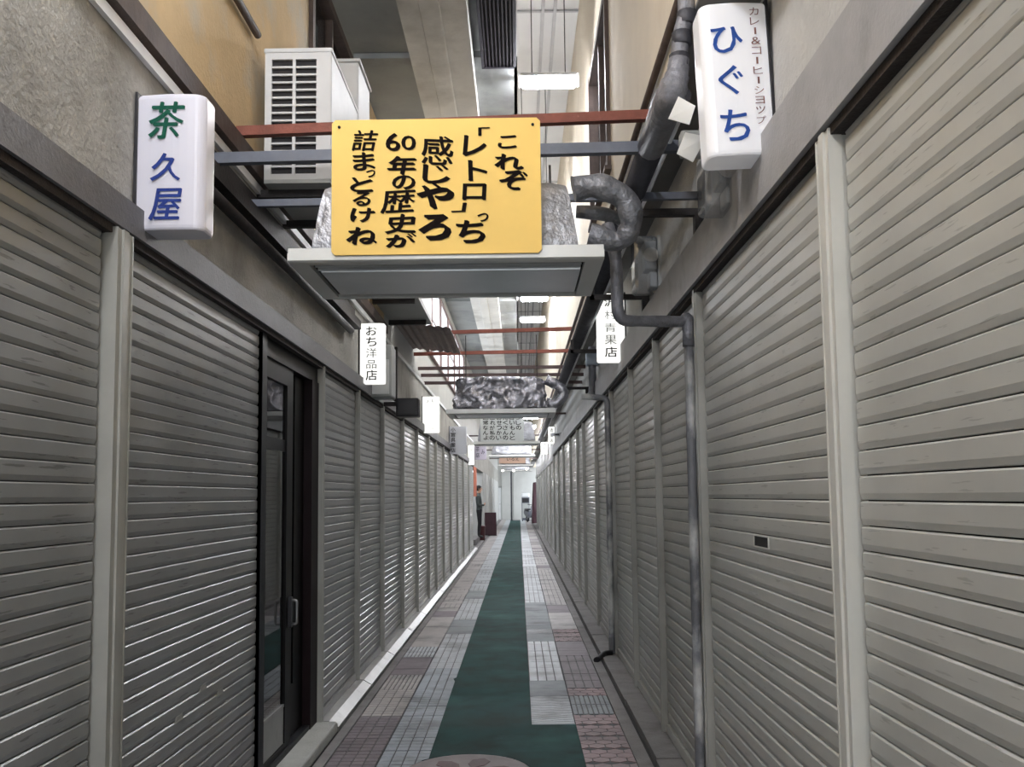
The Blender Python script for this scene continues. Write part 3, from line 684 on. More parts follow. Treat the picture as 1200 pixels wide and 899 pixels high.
G = [('い', 596, 538, 4, 4, B), ('ろ', 601, 538, 4, 4, B), ('え', 606, 538, 4, 4, B)]
board(33.488, ((585, 534), (616, 543)), 'peach_board', 'small peach board with three dark characters', None, G)

# ================================================================== rods across the alley
def cross_rod(p_left, p_right, Y, sec, material, label, group=None, name='cross_rod', x1=None):
    a, c = onY(*p_left, Y), onY(*p_right, Y); t = (XL-a.x)/(c.x-a.x); za = a.z+(c.z-a.z)*t
    xe = x1 if x1 else c.x; zc = a.z+(c.z-a.z)*((xe-a.x)/(c.x-a.x))
    b = MB(); w_, h_ = sec; L_ = xe-XL
    b.add([(0,-w_,za-h_),(L_,-w_,zc-h_),(L_,w_,zc-h_),(0,w_,za-h_),(0,-w_,za+h_),(L_,-w_,zc+h_),(L_,w_,zc+h_),(0,w_,za+h_)], [(0,3,2,1),(4,5,6,7),(0,1,5,4),(1,2,6,5),(2,3,7,6),(3,0,4,7)])
    o = b.build(name, material); o.location = (XL, Y, 0); return tag(o, label, 'rod', group)
cross_rod((242, 187), (795, 172), 3.96, (.02, .024), 'grey_rod', 'blue-grey square steel rod crossing behind the yellow board', x1=XR)
cross_rod((283, 155), (775, 135), 4.42, (.022, .024), 'red_rod', 'rust-red square steel rod crossing above the blue-grey one', x1=XU)
cross_rod((291, 239), (790, 230), 4.55, (.016, .018), 'grey_rod', 'thin dark rod at the height of the foil wrap', x1=XR)
FRL = ['rust-red rod crossing at the near end of the corrugated canopy', 'rust-red rod crossing just past the corrugated canopy', 'dark rod, highest of three close together above the crumpled wrap', 'dark rod, middle of three close together above the crumpled wrap', 'dark rod, lowest of three close together above the crumpled wrap']
for i, (pl, pr, Y, mt) in enumerate((((481, 391), (681, 385), 11.2, 'red_rod'), ((490, 415), (671, 411), 12.1, 'red_rod'), ((494, 432), (669, 430), 12.6, 'dark_rod'), ((495, 440), (660, 439), 13.0, 'dark_rod'), ((495, 449), (660, 448), 13.3, 'dark_rod'))):
    cross_rod(pl, pr, Y, (.02, .022), mt, FRL[i], 'rods above the crumpled wrap', x1=XU if onY(*pr, Y).z > ZSO else XR)

# ================================================================== pipes
def pipe(name, pts, r, material, label, rad=.08, n=12, group=None, straps=(), jitter=0):
    path = smooth_path(pts, 6, rad)
    if jitter:
        out = []
        for i in range(len(path)-1):
            k = max(1, int((path[i+1]-path[i]).length/.05))
            out += [path[i].lerp(path[i+1], j/k) for j in range(k)]
        path = out+[path[-1]]; r = [r*(1+jitter*noise.noise(p_*14)) for p_ in path]
    o = MB().tube(path, r, n).build(name, material); return tag(o, label, 'pipe', group)
# taped condensate pipe: from the foil wrap, down, across to the wall and down beside the shutter
yp = 4.42
a = onY(722, 300, yp); c = onY(722, 376, yp); e = onY(806, 376, yp)
xw = XR-0.055-.035
pt = [onY(712, 268, yp), a, c, Vector((xw, yp, c.z+.005)), Vector((xw, 4.66, c.z+.004)), Vector((xw, 4.66, 0.03))]
yw = 4.655
pipe('taped_pipe', [onY(712, 262, yp), onY(722, 300, yp), onY(724, 376, yp), Vector((XR-.09, yw, onY(800, 377, yw).z)), Vector((XR-.068, yw, 2.45)), Vector((XR-.065, yw, 2.3))], .030, 'taped_pipe', 'grey taped pipe bending from the foil wrap to the right wall', rad=.07, jitter=.15)
pipe('downpipe', [Vector((XR-.065, yw, 2.30)), Vector((XR-.065, yw, 0.03))], .024, 'peeling_pipe', 'thin grey downpipe with peeling white paint between the shutters', jitter=.1)
yw2 = 9.03
pipe('downpipe', [Vector((.63, yw2, 2.52)), Vector((XR-.06, yw2, 2.50)), Vector((XR-.06, yw2, 0.03))], .030, 'peeling_pipe', 'second grey downpipe, bent under the lintel beyond the greengrocer sign', rad=.06, jitter=.1)
pipe('drain_hose', [Vector((XR-.07, yw2-.08, .05)), Vector((.80, yw2-.1, .05)), Vector((.73, yw2-.22, .02)), Vector((.70, yw2-.30, .02))], .026, 'black_plastic', 'short black hose at the foot of the second downpipe', rad=.06)
# foil hoses at the right end of the first air conditioner
pipe('foil_hose', [onY(672, 222, 4.0), onY(700, 216, 4.0), onY(735, 232, 4.02), onY(742, 262, 4.05), onY(728, 285, 4.1), onY(690, 276, 4.1)], .055, 'foil_hose', 'thick foil-wrapped hose looping out of the first air conditioner', rad=.13, jitter=.4, n=14)
pipe('foil_hose', [onY(675, 248, 4.2), onY(705, 250, 4.2), onY(728, 256, 4.25), onY(744, 276, 4.3)], .032, 'foil_hose', 'thin foil-wrapped hose under the thick loop', rad=.08, jitter=.2)
pipe('foil_hose', [onY(640, 445, 10.9), onY(655, 452, 10.9), onY(662, 462, 10.9), onY(652, 474, 10.9), onY(640, 472, 10.9)], .06, 'foil_dark', 'dark foil hose looping beside the crumpled wrap', rad=.12, jitter=.25)
# pipes along the right overhang
def along(px, py, px2, py2, X, r, material, label, ya=None, yb=None, name='wall_pipe', group=None):
    p0, p1 = onX(px, py, X), onX(px2, py2, X); z = (p0.z+p1.z)/2
    return pipe(name, [Vector((X, ya if ya is not None else p0.y, z)), Vector((X, yb if yb is not None else p1.y, z))], r, material, label, group=group)
along(782, 120, 698, 345, .60, .058, 'dark_pipe', 'thick dark pipe running along under the right overhang', 3.96, 26)
along(770, 200, 712, 320, .72, .035, 'dark_pipe', 'thin dark pipe under the right overhang, next to the thick one', 3.8, 26)
along(752, 240, 690, 390, .68, .012, 'white_paint', 'thin white conduit below the dark pipes on the right', 3.6, 24, 'conduit')
along(794.6, 2, 725, 220, XU-.022, .018, 'brown_trim', 'thin brown conduit along the cream upper wall', -4, 30, 'conduit')
# vertical taped pipe with elbow and collars
yv = 3.42
t = thing('riser_pipe', (.60, yv, onX(800, 90, .6).z), 'grey taped riser pipe with elbows beside the curry shop sign', 'pipe')
zb_ = onX(790, 118, .60).z; zt_ = onX(806, 0, .6).z+.5; z0 = t.location.z
ZP = (onX(782, 120, .60).z+onX(698, 345, .60).z)/2
pts = [onY(795, 80, yv), onY(796, 62, yv), onY(798, 40, yv), onY(804, 20, yv), onY(804, -40, yv), onY(802, -160, yv)]
MB().tube([v-t.location for v in smooth_path(pts, 5, .05)], .033, 12).build('pipe_run', 'taped_pipe', t)
for px, py in ((796, 72), (799, 46), (805, 22)):
    v = onY(px, py, yv)-t.location; MB().lathe([(.034, -.028), (.039, -.024), (.039, .024), (.034, .028)], v, 14).build('collar', 'dark_pipe', t)
MB().tube([v-t.location for v in smooth_path([Vector((.60, 3.95, ZP)), Vector((.60, yv, ZP)), onY(794, 88, yv), onY(796, 70, yv)], 7, .09)], [.062]*2+[.06]*3+[.056]*4+[.048]*4+[.042]*4+[.04], 14).build('elbow', 'taped_pipe', t)
# brackets of the pipes on the right
for Y, lab in ((4.5, 'black steel bracket carrying the pipes beside the first clear-covered meter'), (6.45, 'black steel bracket carrying the pipes beside the second clear-covered meter'), (8.9, 'black steel bracket carrying the pipes just past the greengrocer sign'), (12.0, 'black steel bracket carrying the pipes past the blue-grey junction box')):
    b = MB(); b.box(.52, XR, Y-.02, Y+.02, 2.93, 2.965); b.box(.52, .55, Y-.02, Y+.02, 2.93, 3.06); b.box(XR-.05, XR-.0, Y-.03, Y+.03, 2.82, 2.93)
    o = b.build('pipe_bracket', 'black_steel'); tag(o, lab, 'bracket', 'pipe brackets on the right wall')
# left: white conduit, brown eave board, black steel channel, thin pipe
h = onX(207, 107, XL+.02)
o = MB().box(XL+.002, XL+.022, Y0, YLEND, h.z-.022, h.z+.022).build('conduit', 'white_paint'); tag(o, 'long white flat conduit along the top of the left concrete fascia', 'conduit')
h2 = onX(240, 105, XL+.03)
b = MB(); b.prism([(XL+.002, h.z+.03), (XL+.04, h.z+.045), (XL+.04, h2.z), (XL+.002, h2.z+.01)], 'y', Y0, CL0); o = b.build('eave_board', 'brown_trim'); tag(o, 'dark brown eave board between conduit and ochre wall', 'board')
b = MB(); b.box(XL+.003, XL+.07, 3.55, 7.6, 2.95, 3.02); b.box(XL+.003, XL+.02, 3.55, 7.6, 2.95, 3.12); o = b.build('steel_channel', 'black_steel'); tag(o, 'black rusty steel channel under the white conduit', 'channel')
pipe('wall_pipe', [Vector((XL+.05, 3.6, 2.88)), Vector((XL+.05, 7.25, 2.88))], .028, 'black_steel', 'black pipe slung below the rusty steel channel')
h3 = onX(290, 24, XL+.02)
pipe('wall_pipe', [Vector((XL+.02, -4, h3.z)), Vector((XL+.03, 4.645, h3.z))], .02, 'brown_trim', 'thin brown pipe across the ochre wall to the outdoor unit')
b = MB(); b.box(XL+.003, XL+.05, 10.02, 10.10, 2.6, 3.2); o = b.build('steel_post', 'black_steel'); tag(o, 'short dark steel post above the black junction box', 'post')

# ================================================================== outdoor units on the left wall
def outdoor_unit(x0, x1, y0, y1, z0, z1, label, slots=15):
    r = thing('outdoor_unit', ((x0+x1)/2, y0, z0), label, 'outdoor unit'); w_, L_, H = (x1-x0)/2, y1-y0, z1-z0
    t = .02
    b = MB(); b.box(-w_, w_, t, L_, t, H-t); b.build('core', 'unit_void', r)
    b = MB(); b.cbox(w_-.012, w_+.004, 0.001, L_, 0.02, H-.025, .004); b.box(-w_-.002, -w_+.01, 0.019, L_-.011, 0.02, H-.025); b.box(-w_, w_-.013, L_-.01, L_, 0.02, H-.025); b.build('casing', 'unit_white', r)
    MB().cbox(-w_-.006, w_+.008, -.006, L_+.006, H-.0249, H, .006).build('top_cover', 'unit_white', r)
    MB().box(-w_, w_, 0, L_, 0, .02).build('base_tray', 'box_grey', r)
    # end face with two columns of slots: frame posts and bars
    b = MB(); b.box(-w_, -w_+.035, 0, .018, .02, H-.025); b.box(w_-.075, w_, -.002, .018, .02, H-.025); b.box(-w_+.0351, w_-.0751, 0, .018, .02, .05); b.box(-w_+.0351, w_-.0751, 0, .018, H-.06, H-.025)
    xm = -.02; b.box(xm-.008, xm+.008, .0, .018, .05, H-.06); ef = b.build('end_frame', 'unit_white', r)
    p_ = (H-.11)/slots
    bar = MB().box(-w_+.035, w_-.075, .002, .016, -.005, .005).mesh('grille_bar', 'unit_white')
    for i in range(1, slots): inst(bar, 'grille_bar', ef, (0, 0, .05+i*p_))
    for yy in (.12, L_-.12): MB().box(-w_-.08, w_, yy-.02, yy+.02, -.04, 0).build('wall_arm', 'black_steel', r)
    return r
yo = 4.66
pa, pb = onY(311, 57, yo), onY(387, 214, yo)
outdoor_unit(pa.x, pb.x, yo, yo+.78, pb.z, pa.z, 'off-white outdoor unit with slotted end on the ochre wall')
# second, plain cased box behind
pa, pb = onY(380, 73, 5.75), onY(420, 150, 5.75)
r = thing('duct_box', ((XL+pb.x)/2, 5.75, pb.z), 'plain pale casing box behind the slotted outdoor unit', 'box')
w_ = (pb.x-XL)/2; MB().cbox(-w_, w_, 0, .45, 0, pa.z-pb.z, .012).build('casing', 'unit_white', r)
MB().cbox(-w_, w_+.012, -.012, .46, pa.z-pb.z-.001, pa.z-pb.z+.02, .006).build('lid', 'unit_white', r); MB().box(-w_, w_, .1, .14, -.04, 0).build('wall_arm', 'black_steel', r)
# third: seen from below, further on
r = thing('outdoor_unit', (-1.15, 8.45, 3.44), 'grey outdoor unit seen from below, before the corrugated canopy', 'outdoor unit')
MB().box(-.222, .215, 0, 1.55, 0, .03).build('base_tray', 'box_grey', r); MB().cbox(-.2, .215, .0, 1.55, .03, .62, .015).build('casing', 'unit_white', r)
MB().cbox(-.215, .23, -.01, 1.56, .62, .645, .006).build('top_cover', 'unit_white', r)
fr = MB(); fr.lathe([(.22, 0), (.24, .004), (.24, .012), (.20, .012)], (0, 0, 0), 20); fr = fr.build('fan_guard', 'unit_void', r); fr.matrix_local = Matrix.Translation((.214, .55, .33)) @ Matrix.Rotation(PI/2, 4, 'Y')
for yy in (.2, 1.3): MB().box(-.222, .18, yy-.025, yy+.025, -.05, 0).build('wall_arm', 'black_steel', r)
# corrugated canopy
b = MB(); n = 14; pts = []
for i in range(n+1): pts.append((XL+i*.045, 3.50-.02*i/n*4+(.018 if i % 2 else 0)))
pts += [(x, z-.006) for x, z in pts[::-1]]
b.prism(pts[::-1], 'y', 10.15, 12.02); o = b.build('corrugated_canopy', 'corrugated'); tag(o, 'small brown corrugated canopy high on the left wall', 'canopy')

# ================================================================== electric meters with clear covers, and paper tags
def meter(px, py, side, zc, label, hgt=.24, wd=.2, dp=.13, yy=None):
    X = XL if side < 0 else XR; o = -side
    r = thing('electric_meter', (X, yy, zc), label, 'meter')
    MB().box(0, o*.02, -wd/2, wd/2, -hgt/2, hgt/2).build('back_board', 'box_grey', r)
    MB().cbox(o*.02, o*.10, -wd*.36, wd*.36, -hgt*.1, hgt*.42, .01).build('meter_body', 'box_grey', r)
    MB().cbox(o*.02, o*.07, -wd*.3, wd*.3, -hgt*.42, -hgt*.14, .008).build('terminal_block', 'unit_white', r)
    c = MB().lathe([(.045, 0), (.05, .01), (.045, .02)], (0, 0, 0), 16).build('dial', 'paper', r); c.matrix_local = Matrix.Translation((o*.06, -wd*.36-.001, hgt*.15)) @ Matrix.Rotation(PI/2, 4, 'X')
    MB().cbox(o*.021, o*dp, -wd/2, wd/2, -hgt/2, hgt/2, .02).build('clear_cover', 'clear_plastic', r)
    return r
ym = onX(866, 205, XR).y
meter(0, 0, 1, onX(840, 205, XR-.1).z-.02, 'electric meter in a clear cover below the curry shop sign', .26, .2, .16, ym)
ym2 = onX(772, 312, XR).y
meter(0, 0, 1, onY(752, 312, ym2).z, 'electric meter in a clear cover above the bent taped pipe', .36, .2, .17, ym2)
def paper_tag(pts, Y, label, group=None):
    vs = [onY(px, py, Y+dy) for px, py, dy in pts]; c = sum(vs, Vector())/4
    b = MB(); n = Vector((0, .004, 0)); b.add([v-c for v in vs]+[v-c+n for v in vs], [(0,1,2,3),(7,6,5,4),(0,4,5,1),(1,5,6,2),(2,6,7,3),(3,7,4,0)])
    o = b.build('paper_tag', 'paper'); o.location = c; return tag(o, label, 'tag', group)
paper_tag([(783, 139, -.03), (795, 113, 0), (815, 124, .02), (808, 146, .01)], 3.33, 'upper white card tied to the pipes beside the curry shop sign')
paper_tag([(793, 180, -.02), (803, 155, 0), (828, 160, .04), (812, 190, .02)], 3.40, 'lower white card hanging under the upper one')
o = MB().cbox(-.045, .045, 0, .06, -.05, .05, .012).build('switch_box', 'box_grey'); o.location = onY(812, 166, 3.44); tag(o, 'small grey switch box behind the white cards', 'box')
# boxes on the left beneath the clothing sign
yb_ = 8.55
p = onX(452, 435, XL)
r = thing('fuse_box', (XL, 8.35, onY(465, 434, 8.35).z), 'tall pale grey fuse box on the left wall behind the clothing sign', 'box')
MB().cbox(0, .22, 0, .30, -.24, .24, .012).build('case', 'box_grey', r); MB().cbox(.02, .2, -.014, 0, -.22, .10, .004).build('cover', 'unit_white', r); MB().box(.06, .14, -.02, -.014, .12, .2).build('meter_window', 'black_plastic', r)
r = thing('junction_box', (XL, 8.95, onY(480, 477, 8.95).z), 'black junction box hanging low on the left wall', 'box')
MB().cbox(.18, .40, 0, .2, -.09, .09, .012).build('case', 'black_plastic', r); MB().box(.05, .2, .08, .12, .02, .06).build('arm', 'black_steel', r); MB().cbox(.20, .38, -.012, 0, -.07, .07, .004).build('lid', 'black_plastic', r)
pipe('wall_pipe', [Vector((XL+.06, 8.1, 2.66)), Vector((XL+.06, 8.1, 3.0)), Vector((XL+.06, 8.6, 3.05))], .03, 'black_plastic', 'short black elbow pipe behind the clothing sign', rad=.08)
# box on the right beyond the greengrocer sign
yb_ = onX(703, 433, XR).y
r = thing('junction_box', (XR, yb_, onX(694, 433, XR).z), 'pale blue-grey junction box under the greengrocer sign', 'box')
MB().cbox(-.15, 0, 0, .16, -.09, .09, .012).build('case', 'box_blue', r); MB().cbox(-.14, -.01, -.01, 0, -.08, .08, .004).build('lid', 'box_blue', r)
pipe('wall_pipe', [Vector((XR-.08, yb_+.08, 3.25)), Vector((XR-.08, yb_+.08, 2.64))], .045, 'taped_pipe', 'short taped riser behind the blue-grey junction box', jitter=.2)

# ================================================================== windows
def window(n, side, X, y0, y1, z0, z1, frame, glass, mull=1, bars=0, fw=.05, deep=.09, inset=.05, proud=.03):
    o = -side; r = bpy.data.objects.new('window_%d' % n, None); COL.objects.link(r); r.location = (X, (y0+y1)/2, z0); struct(r)
    L_ = (y1-y0)/2; H = z1-z0
    f = MB(); f.box(-o*deep, o*proud, -L_-.02, -L_+fw, -.02, H+.02); f.box(-o*deep, o*proud, L_-fw, L_+.02, -.02, H+.02); f.box(-o*deep, o*proud, -L_+fw, L_-fw, -.02, fw); f.box(-o*deep, o*proud, -L_+fw, L_-fw, H-fw, H+.02)
    wf = f.build('window_frame', frame, r)
    MB().box(-o*deep, o*.05, -L_-.04, L_+.04, -.045, -.015).build('window_sill', frame, r)
    k = mull+1; w_ = (2*L_-2*fw)/k
    for i in range(k):
        ya = -L_+fw+i*w_
        MB().box(-o*(inset+.005), -o*inset, ya+.02, ya+w_-.02, fw, H-fw).build('pane', glass, wf)
        if i: MB().box(-o*(inset+.02), -o*(inset-.02 if inset < .05 else -.005), ya-.02, ya+.02, fw, H-fw).build('mullion', frame, wf)
    for i in range(bars):
        z = fw+(H-2*fw)*(i+1)/(bars+1); MB().box(-o*(inset+.01), -o*(inset-.012), -L_+fw, L_-fw, z-.012, z+.012).build('glazing_bar', frame, wf)
    return r
window(1, -1, XL, *WIN, 'brown_trim', 'window_glass', 1)
MB().box(-1.62, -1.60, WIN[0], WIN[1], WIN[2], WIN[3]).build('dark_backing', 'interior', wl)  # sheet coloured near-black for the unlit room behind the panes
window(2, 1, XU, *RW, 'brown_trim', 'window_glass', 1)
MB().box(1.16, 1.18, RW[0], RW[1], RW[2], RW[3]).build('dark_backing', 'interior', wr)
n = 3; yy = CL0
while yy < 23.4:
    y1 = min(23.5, yy+1.75); window(n, -1, XL, yy+.05, y1-.05, CLZ0+.04, CLZ1-.02, 'pink_post', 'frosted_pane', 0, 1, .03, .04, .012, .012); n += 1; yy = y1
yy = CL0
while yy < 23.6:
    MB().box(-1.5, XL, yy-.05, yy+.05, CLZ0, CLZ1).build('clerestory_post', 'pale_wall', wl); yy += 1.75

# ================================================================== ceiling grille and lamps
g0, g1 = onZ(577, 2, ZROOF), onZ(612, 52, ZROOF)
r = thing('ceiling_grille', (-.12, 6.9, ZROOF), 'dark slotted ventilation grille in the roof panel', 'grille')
MB().box(-.15, .13, -.85, .85, -.012, -.004).build('back_plate', 'unit_void', r)
b = MB(); b.box(-.16, -.135, -.87, .87, -.03, -.002); b.box(.115, .14, -.87, .87, -.03, -.002); b.box(-.16, .14, -.87, -.84, -.03, -.002); b.box(-.16, .14, .84, .87, -.03, -.002); b.build('frame', 'grille_dark', r)
bar = MB().box(-.006, .006, -.84, .84, -.026, -.012).mesh('grille_bar', 'grille_dark')
for i in range(8): inst(bar, 'grille_bar', r, (-.12+i*.031, 0, 0))
def lamp(x, y, z, ln, label, group=None, ntube=2):
    """fluorescent batten hung across the alley: tray, end caps, tubes, hangers"""
    r = thing('fluorescent_lamp', (x, y, z), label, 'lamp', group); a = ln/2
    b = MB(); b.prism([(-.075, .035), (-.068, .035), (-.03, .058), (.03, .058), (.068, .035), (.075, .035), (.035, .08), (-.035, .08)], 'x', -a, a); t = b.build('tray', 'white_paint', r)
    MB().tube([(-a, 0, 0), (-a+.012, 0, 0), (-a+.03, 0, 0), (a-.03, 0, 0), (a-.012, 0, 0), (a, 0, 0)], [.02, .04, .052, .052, .04, .02], 14).build('tube', 'tube_glow', t)  # capsule swollen beyond a real tube to stand for glare
    for sx in (-1, 1): MB().box(sx*(a+.004), sx*(a+.02), -.03, .03, -.03, .075).build('lamp_holder', 'white_paint', t)
    for sx in (-.6, .6): MB().tube([(sx*a, 0, .075), (sx*a, 0, (ZTOP if x > 0 else ZROOF)-z)], .005, 6).build('hanger', 'black_steel', r)
    return r
LG = 'hanging fluorescent lamps'
zl = 5.25
for Y, lab in ((-2.6, 'unseen added fluorescent lamp over the first pair of shutters of the left row'), (-0.2, 'unseen added fluorescent lamp over the second shutter of the left row'), (2.2, 'unseen added fluorescent lamp over the shutter before the tea shop sign')): lamp(-.85, Y, 4.7, .5, lab, LG)  # out of view, added on the left to light the right fascia and shutters
for px, py, lab in ((643, 97, 'bright fluorescent lamp hung above the yellow board'), (626, 350, 'fluorescent lamp hung past the grille, first of a pair'), (624, 375, 'fluorescent lamp hung past the grille, second of a pair')):
    v = onZ(px, py, zl); lamp(v.x, v.y, zl, .50, lab, LG)
for Y, lab in ((11.2, 'hidden added fluorescent lamp over the crumpled foil wrap, nearer of two'), (13.6, 'hidden added fluorescent lamp over the crumpled foil wrap, farther of two')): lamp(.24, Y, zl, .5, lab, LG)  # hidden pair added to brighten the middle of the alley
for i, Y in enumerate((24, 27.5, 31, 35, 39.2, 43, 47.5)): lamp(.27, Y, 3.6, .5, ORD[i] + ' added fluorescent lamp past the close pair, toward the end wall', LG)  # row added to brighten the far floor
for px, py, Y, lab in ((589, 551, 40, 'bare bulb hanging before the end wall, on the side of the orange cloth'), (602, 551, 40, 'bare bulb hanging before the end wall, over the runner'), (617, 549, 38, 'bare bulb hanging before the end wall, on the side of the scooter')):
    v = onY(px, py, Y); r = thing('bulb_lamp', v, lab, 'lamp', 'bare bulbs near the end')
    MB().lathe([(.01, -.07), (.045, -.05), (.05, -.02), (.03, .02), (.015, .03)], (0, 0, 0), 12).build('bulb', 'bulb_glow', r); MB().lathe([(.02, .03), (.02, .08), (.006, .09)], (0, 0, 0), 10).build('socket', 'black_plastic', r); MB().tube([(0, 0, .08), (0, 0, (ZTOP if v.x > .03 else 5.3)-v.z)], .004, 6).build('cord', 'black_plastic', r)

# ================================================================== runner and round tile
b = MB(); T = 0.006
def slab(x0, x1, y0, y1): b.box(x0, x1, y0, y1, 0.001, T)
yc = 5.33; xc = onZ(549, 899, 0).x; R = .355
yb_ = onZ(650, 850, 0).y
pts = [(xc+R*.2, -3.0), (.366, -3.0), (.366, yb_), (.066, yb_), (.064, 20.0), (.060, 58.5), (-.545, 58.5), (-.548, 20.0), (-.552, 8.05), (-.575, 8.0), (-.556, 7.9), (-.552, 5.60)]
arc = [(xc+(R+.01)*math.cos(t), yc+(R+.01)*math.sin(t)) for t in [PI*.78-i*(PI*.78+PI*.45)/16 for i in range(17)]]
b.prism(pts+arc, 'z', 0.001, T); o = b.build('floor_runner', 'green_runner'); tag(o, 'long dark green runner down the middle of the paving', 'carpet')
r = thing('round_tile', (xc, yc, 0.0), 'round pinkish mosaic tile with petal pattern set into the runner', 'tile')
MB().lathe([(R, 0), (R, .006), (R-.02, .008), (R-.03, .006)], (0, 0, 0), 40).build('disc', 'round_tile', r)
MB().lathe([(.05, .006), (.05, .010)], (0, 0, 0), 20).build('centre', 'round_petal', r)
for k in range(6):
    a = k*PI/3+.2; c_, s_ = math.cos(a), math.sin(a); pp = [(.07, 0), (.14, .05), (.22, .055), (.27, 0), (.22, -.055), (.14, -.05)]
    MB().prism([(x*c_-y*s_, x*s_+y*c_) for x, y in pp][::-1], 'z', .006, .0095).build('petal', 'round_petal', r)

# ================================================================== far end
# open shop on the left beyond the last shutter
MB().box(-2.6, -2.5, YLEND, YE, 0, ZLB).box(-2.5, -1.43, YLEND, YLEND+.05, 0, ZLB).build('shop_back', 'interior', wl)
MB().box(-2.5, XL-.04, 35.6, 35.7, 0, ZLB).build('shop_partition', 'pale_wall', wl)
n = 0; yy = 35.7
while yy < YE-.2:
    ln = 2.1; MB().box(-1.50, XL+(.02 if n % 2 else .0), yy+.02, min(YE, yy+ln)-.02, 0.02, ZLB).build('wall_panel', 'pale_wall', wl); yy += ln; n += 1
b = MB(); nz_ = 10
pts = [(XL+.02+.02*math.sin(i*1.3), YLEND+.1+i*.25) for i in range(9)]
b.prism(pts+[(x-.012, y) for x, y in pts[::-1]], 'z', 1.55, 2.46); o = b.build('shop_curtain', 'orange_cloth'); tag(o, 'orange cloth hanging over the open shop front', 'curtain')
o = MB().cbox(-.5, .0, -1.6, 1.6, 0.02, .2, .01).build('shop_step', 'floor_concrete'); o.location = (XL-.0, 30.6, 0); tag(o, 'low concrete step of the open shop', 'step')
# stand board and bin
yq = onZ(575, 628, 0).y
r = thing('stand_board', (onZ(575, 628, 0).x, yq, 0), 'dark maroon stand board on the paving near the person', 'board')
k = yq/FPX; hh = 27*k; ww = 13.5*k/2
MB().cbox(-ww, ww, 0, .04, .03, hh, .012).build('panel', 'maroon', r)
b = MB(); b.add([(-ww, .32, 0), (ww, .32, 0), (ww, .05, hh-.04), (-ww, .05, hh-.04), (-ww, .35, 0), (ww, .35, 0), (ww, .08, hh-.04), (-ww, .08, hh-.04)], [(0,1,2,3),(7,6,5,4),(0,4,5,1),(1,5,6,2),(2,6,7,3),(3,7,4,0)]); b.build('back_panel', 'maroon', r)
for sx in (-1, 1): MB().box(sx*ww, sx*(ww-.03), 0, .04, 0, .03).build('foot', 'black_plastic', r)
v = onZ(565, 634, 0)
r = thing('bin', (v.x, v.y+.1, 0), 'tall dark red bin standing before the open shop', 'bin'); hh = 17.5*v.y/FPX
MB().lathe([(.085, 0), (.095, .01), (.115, hh*.9), (.122, hh*.91), (.122, hh*.95), (.10, hh*.95), (.095, hh*.9)], (0, 0, 0), 20).build('pail', 'dark_red', r); MB().lathe([(.126, hh*.93), (.126, hh*.97), (.08, hh), (.02, hh+.01)], (0, 0, 0), 20).build('lid', 'dark_red', r)

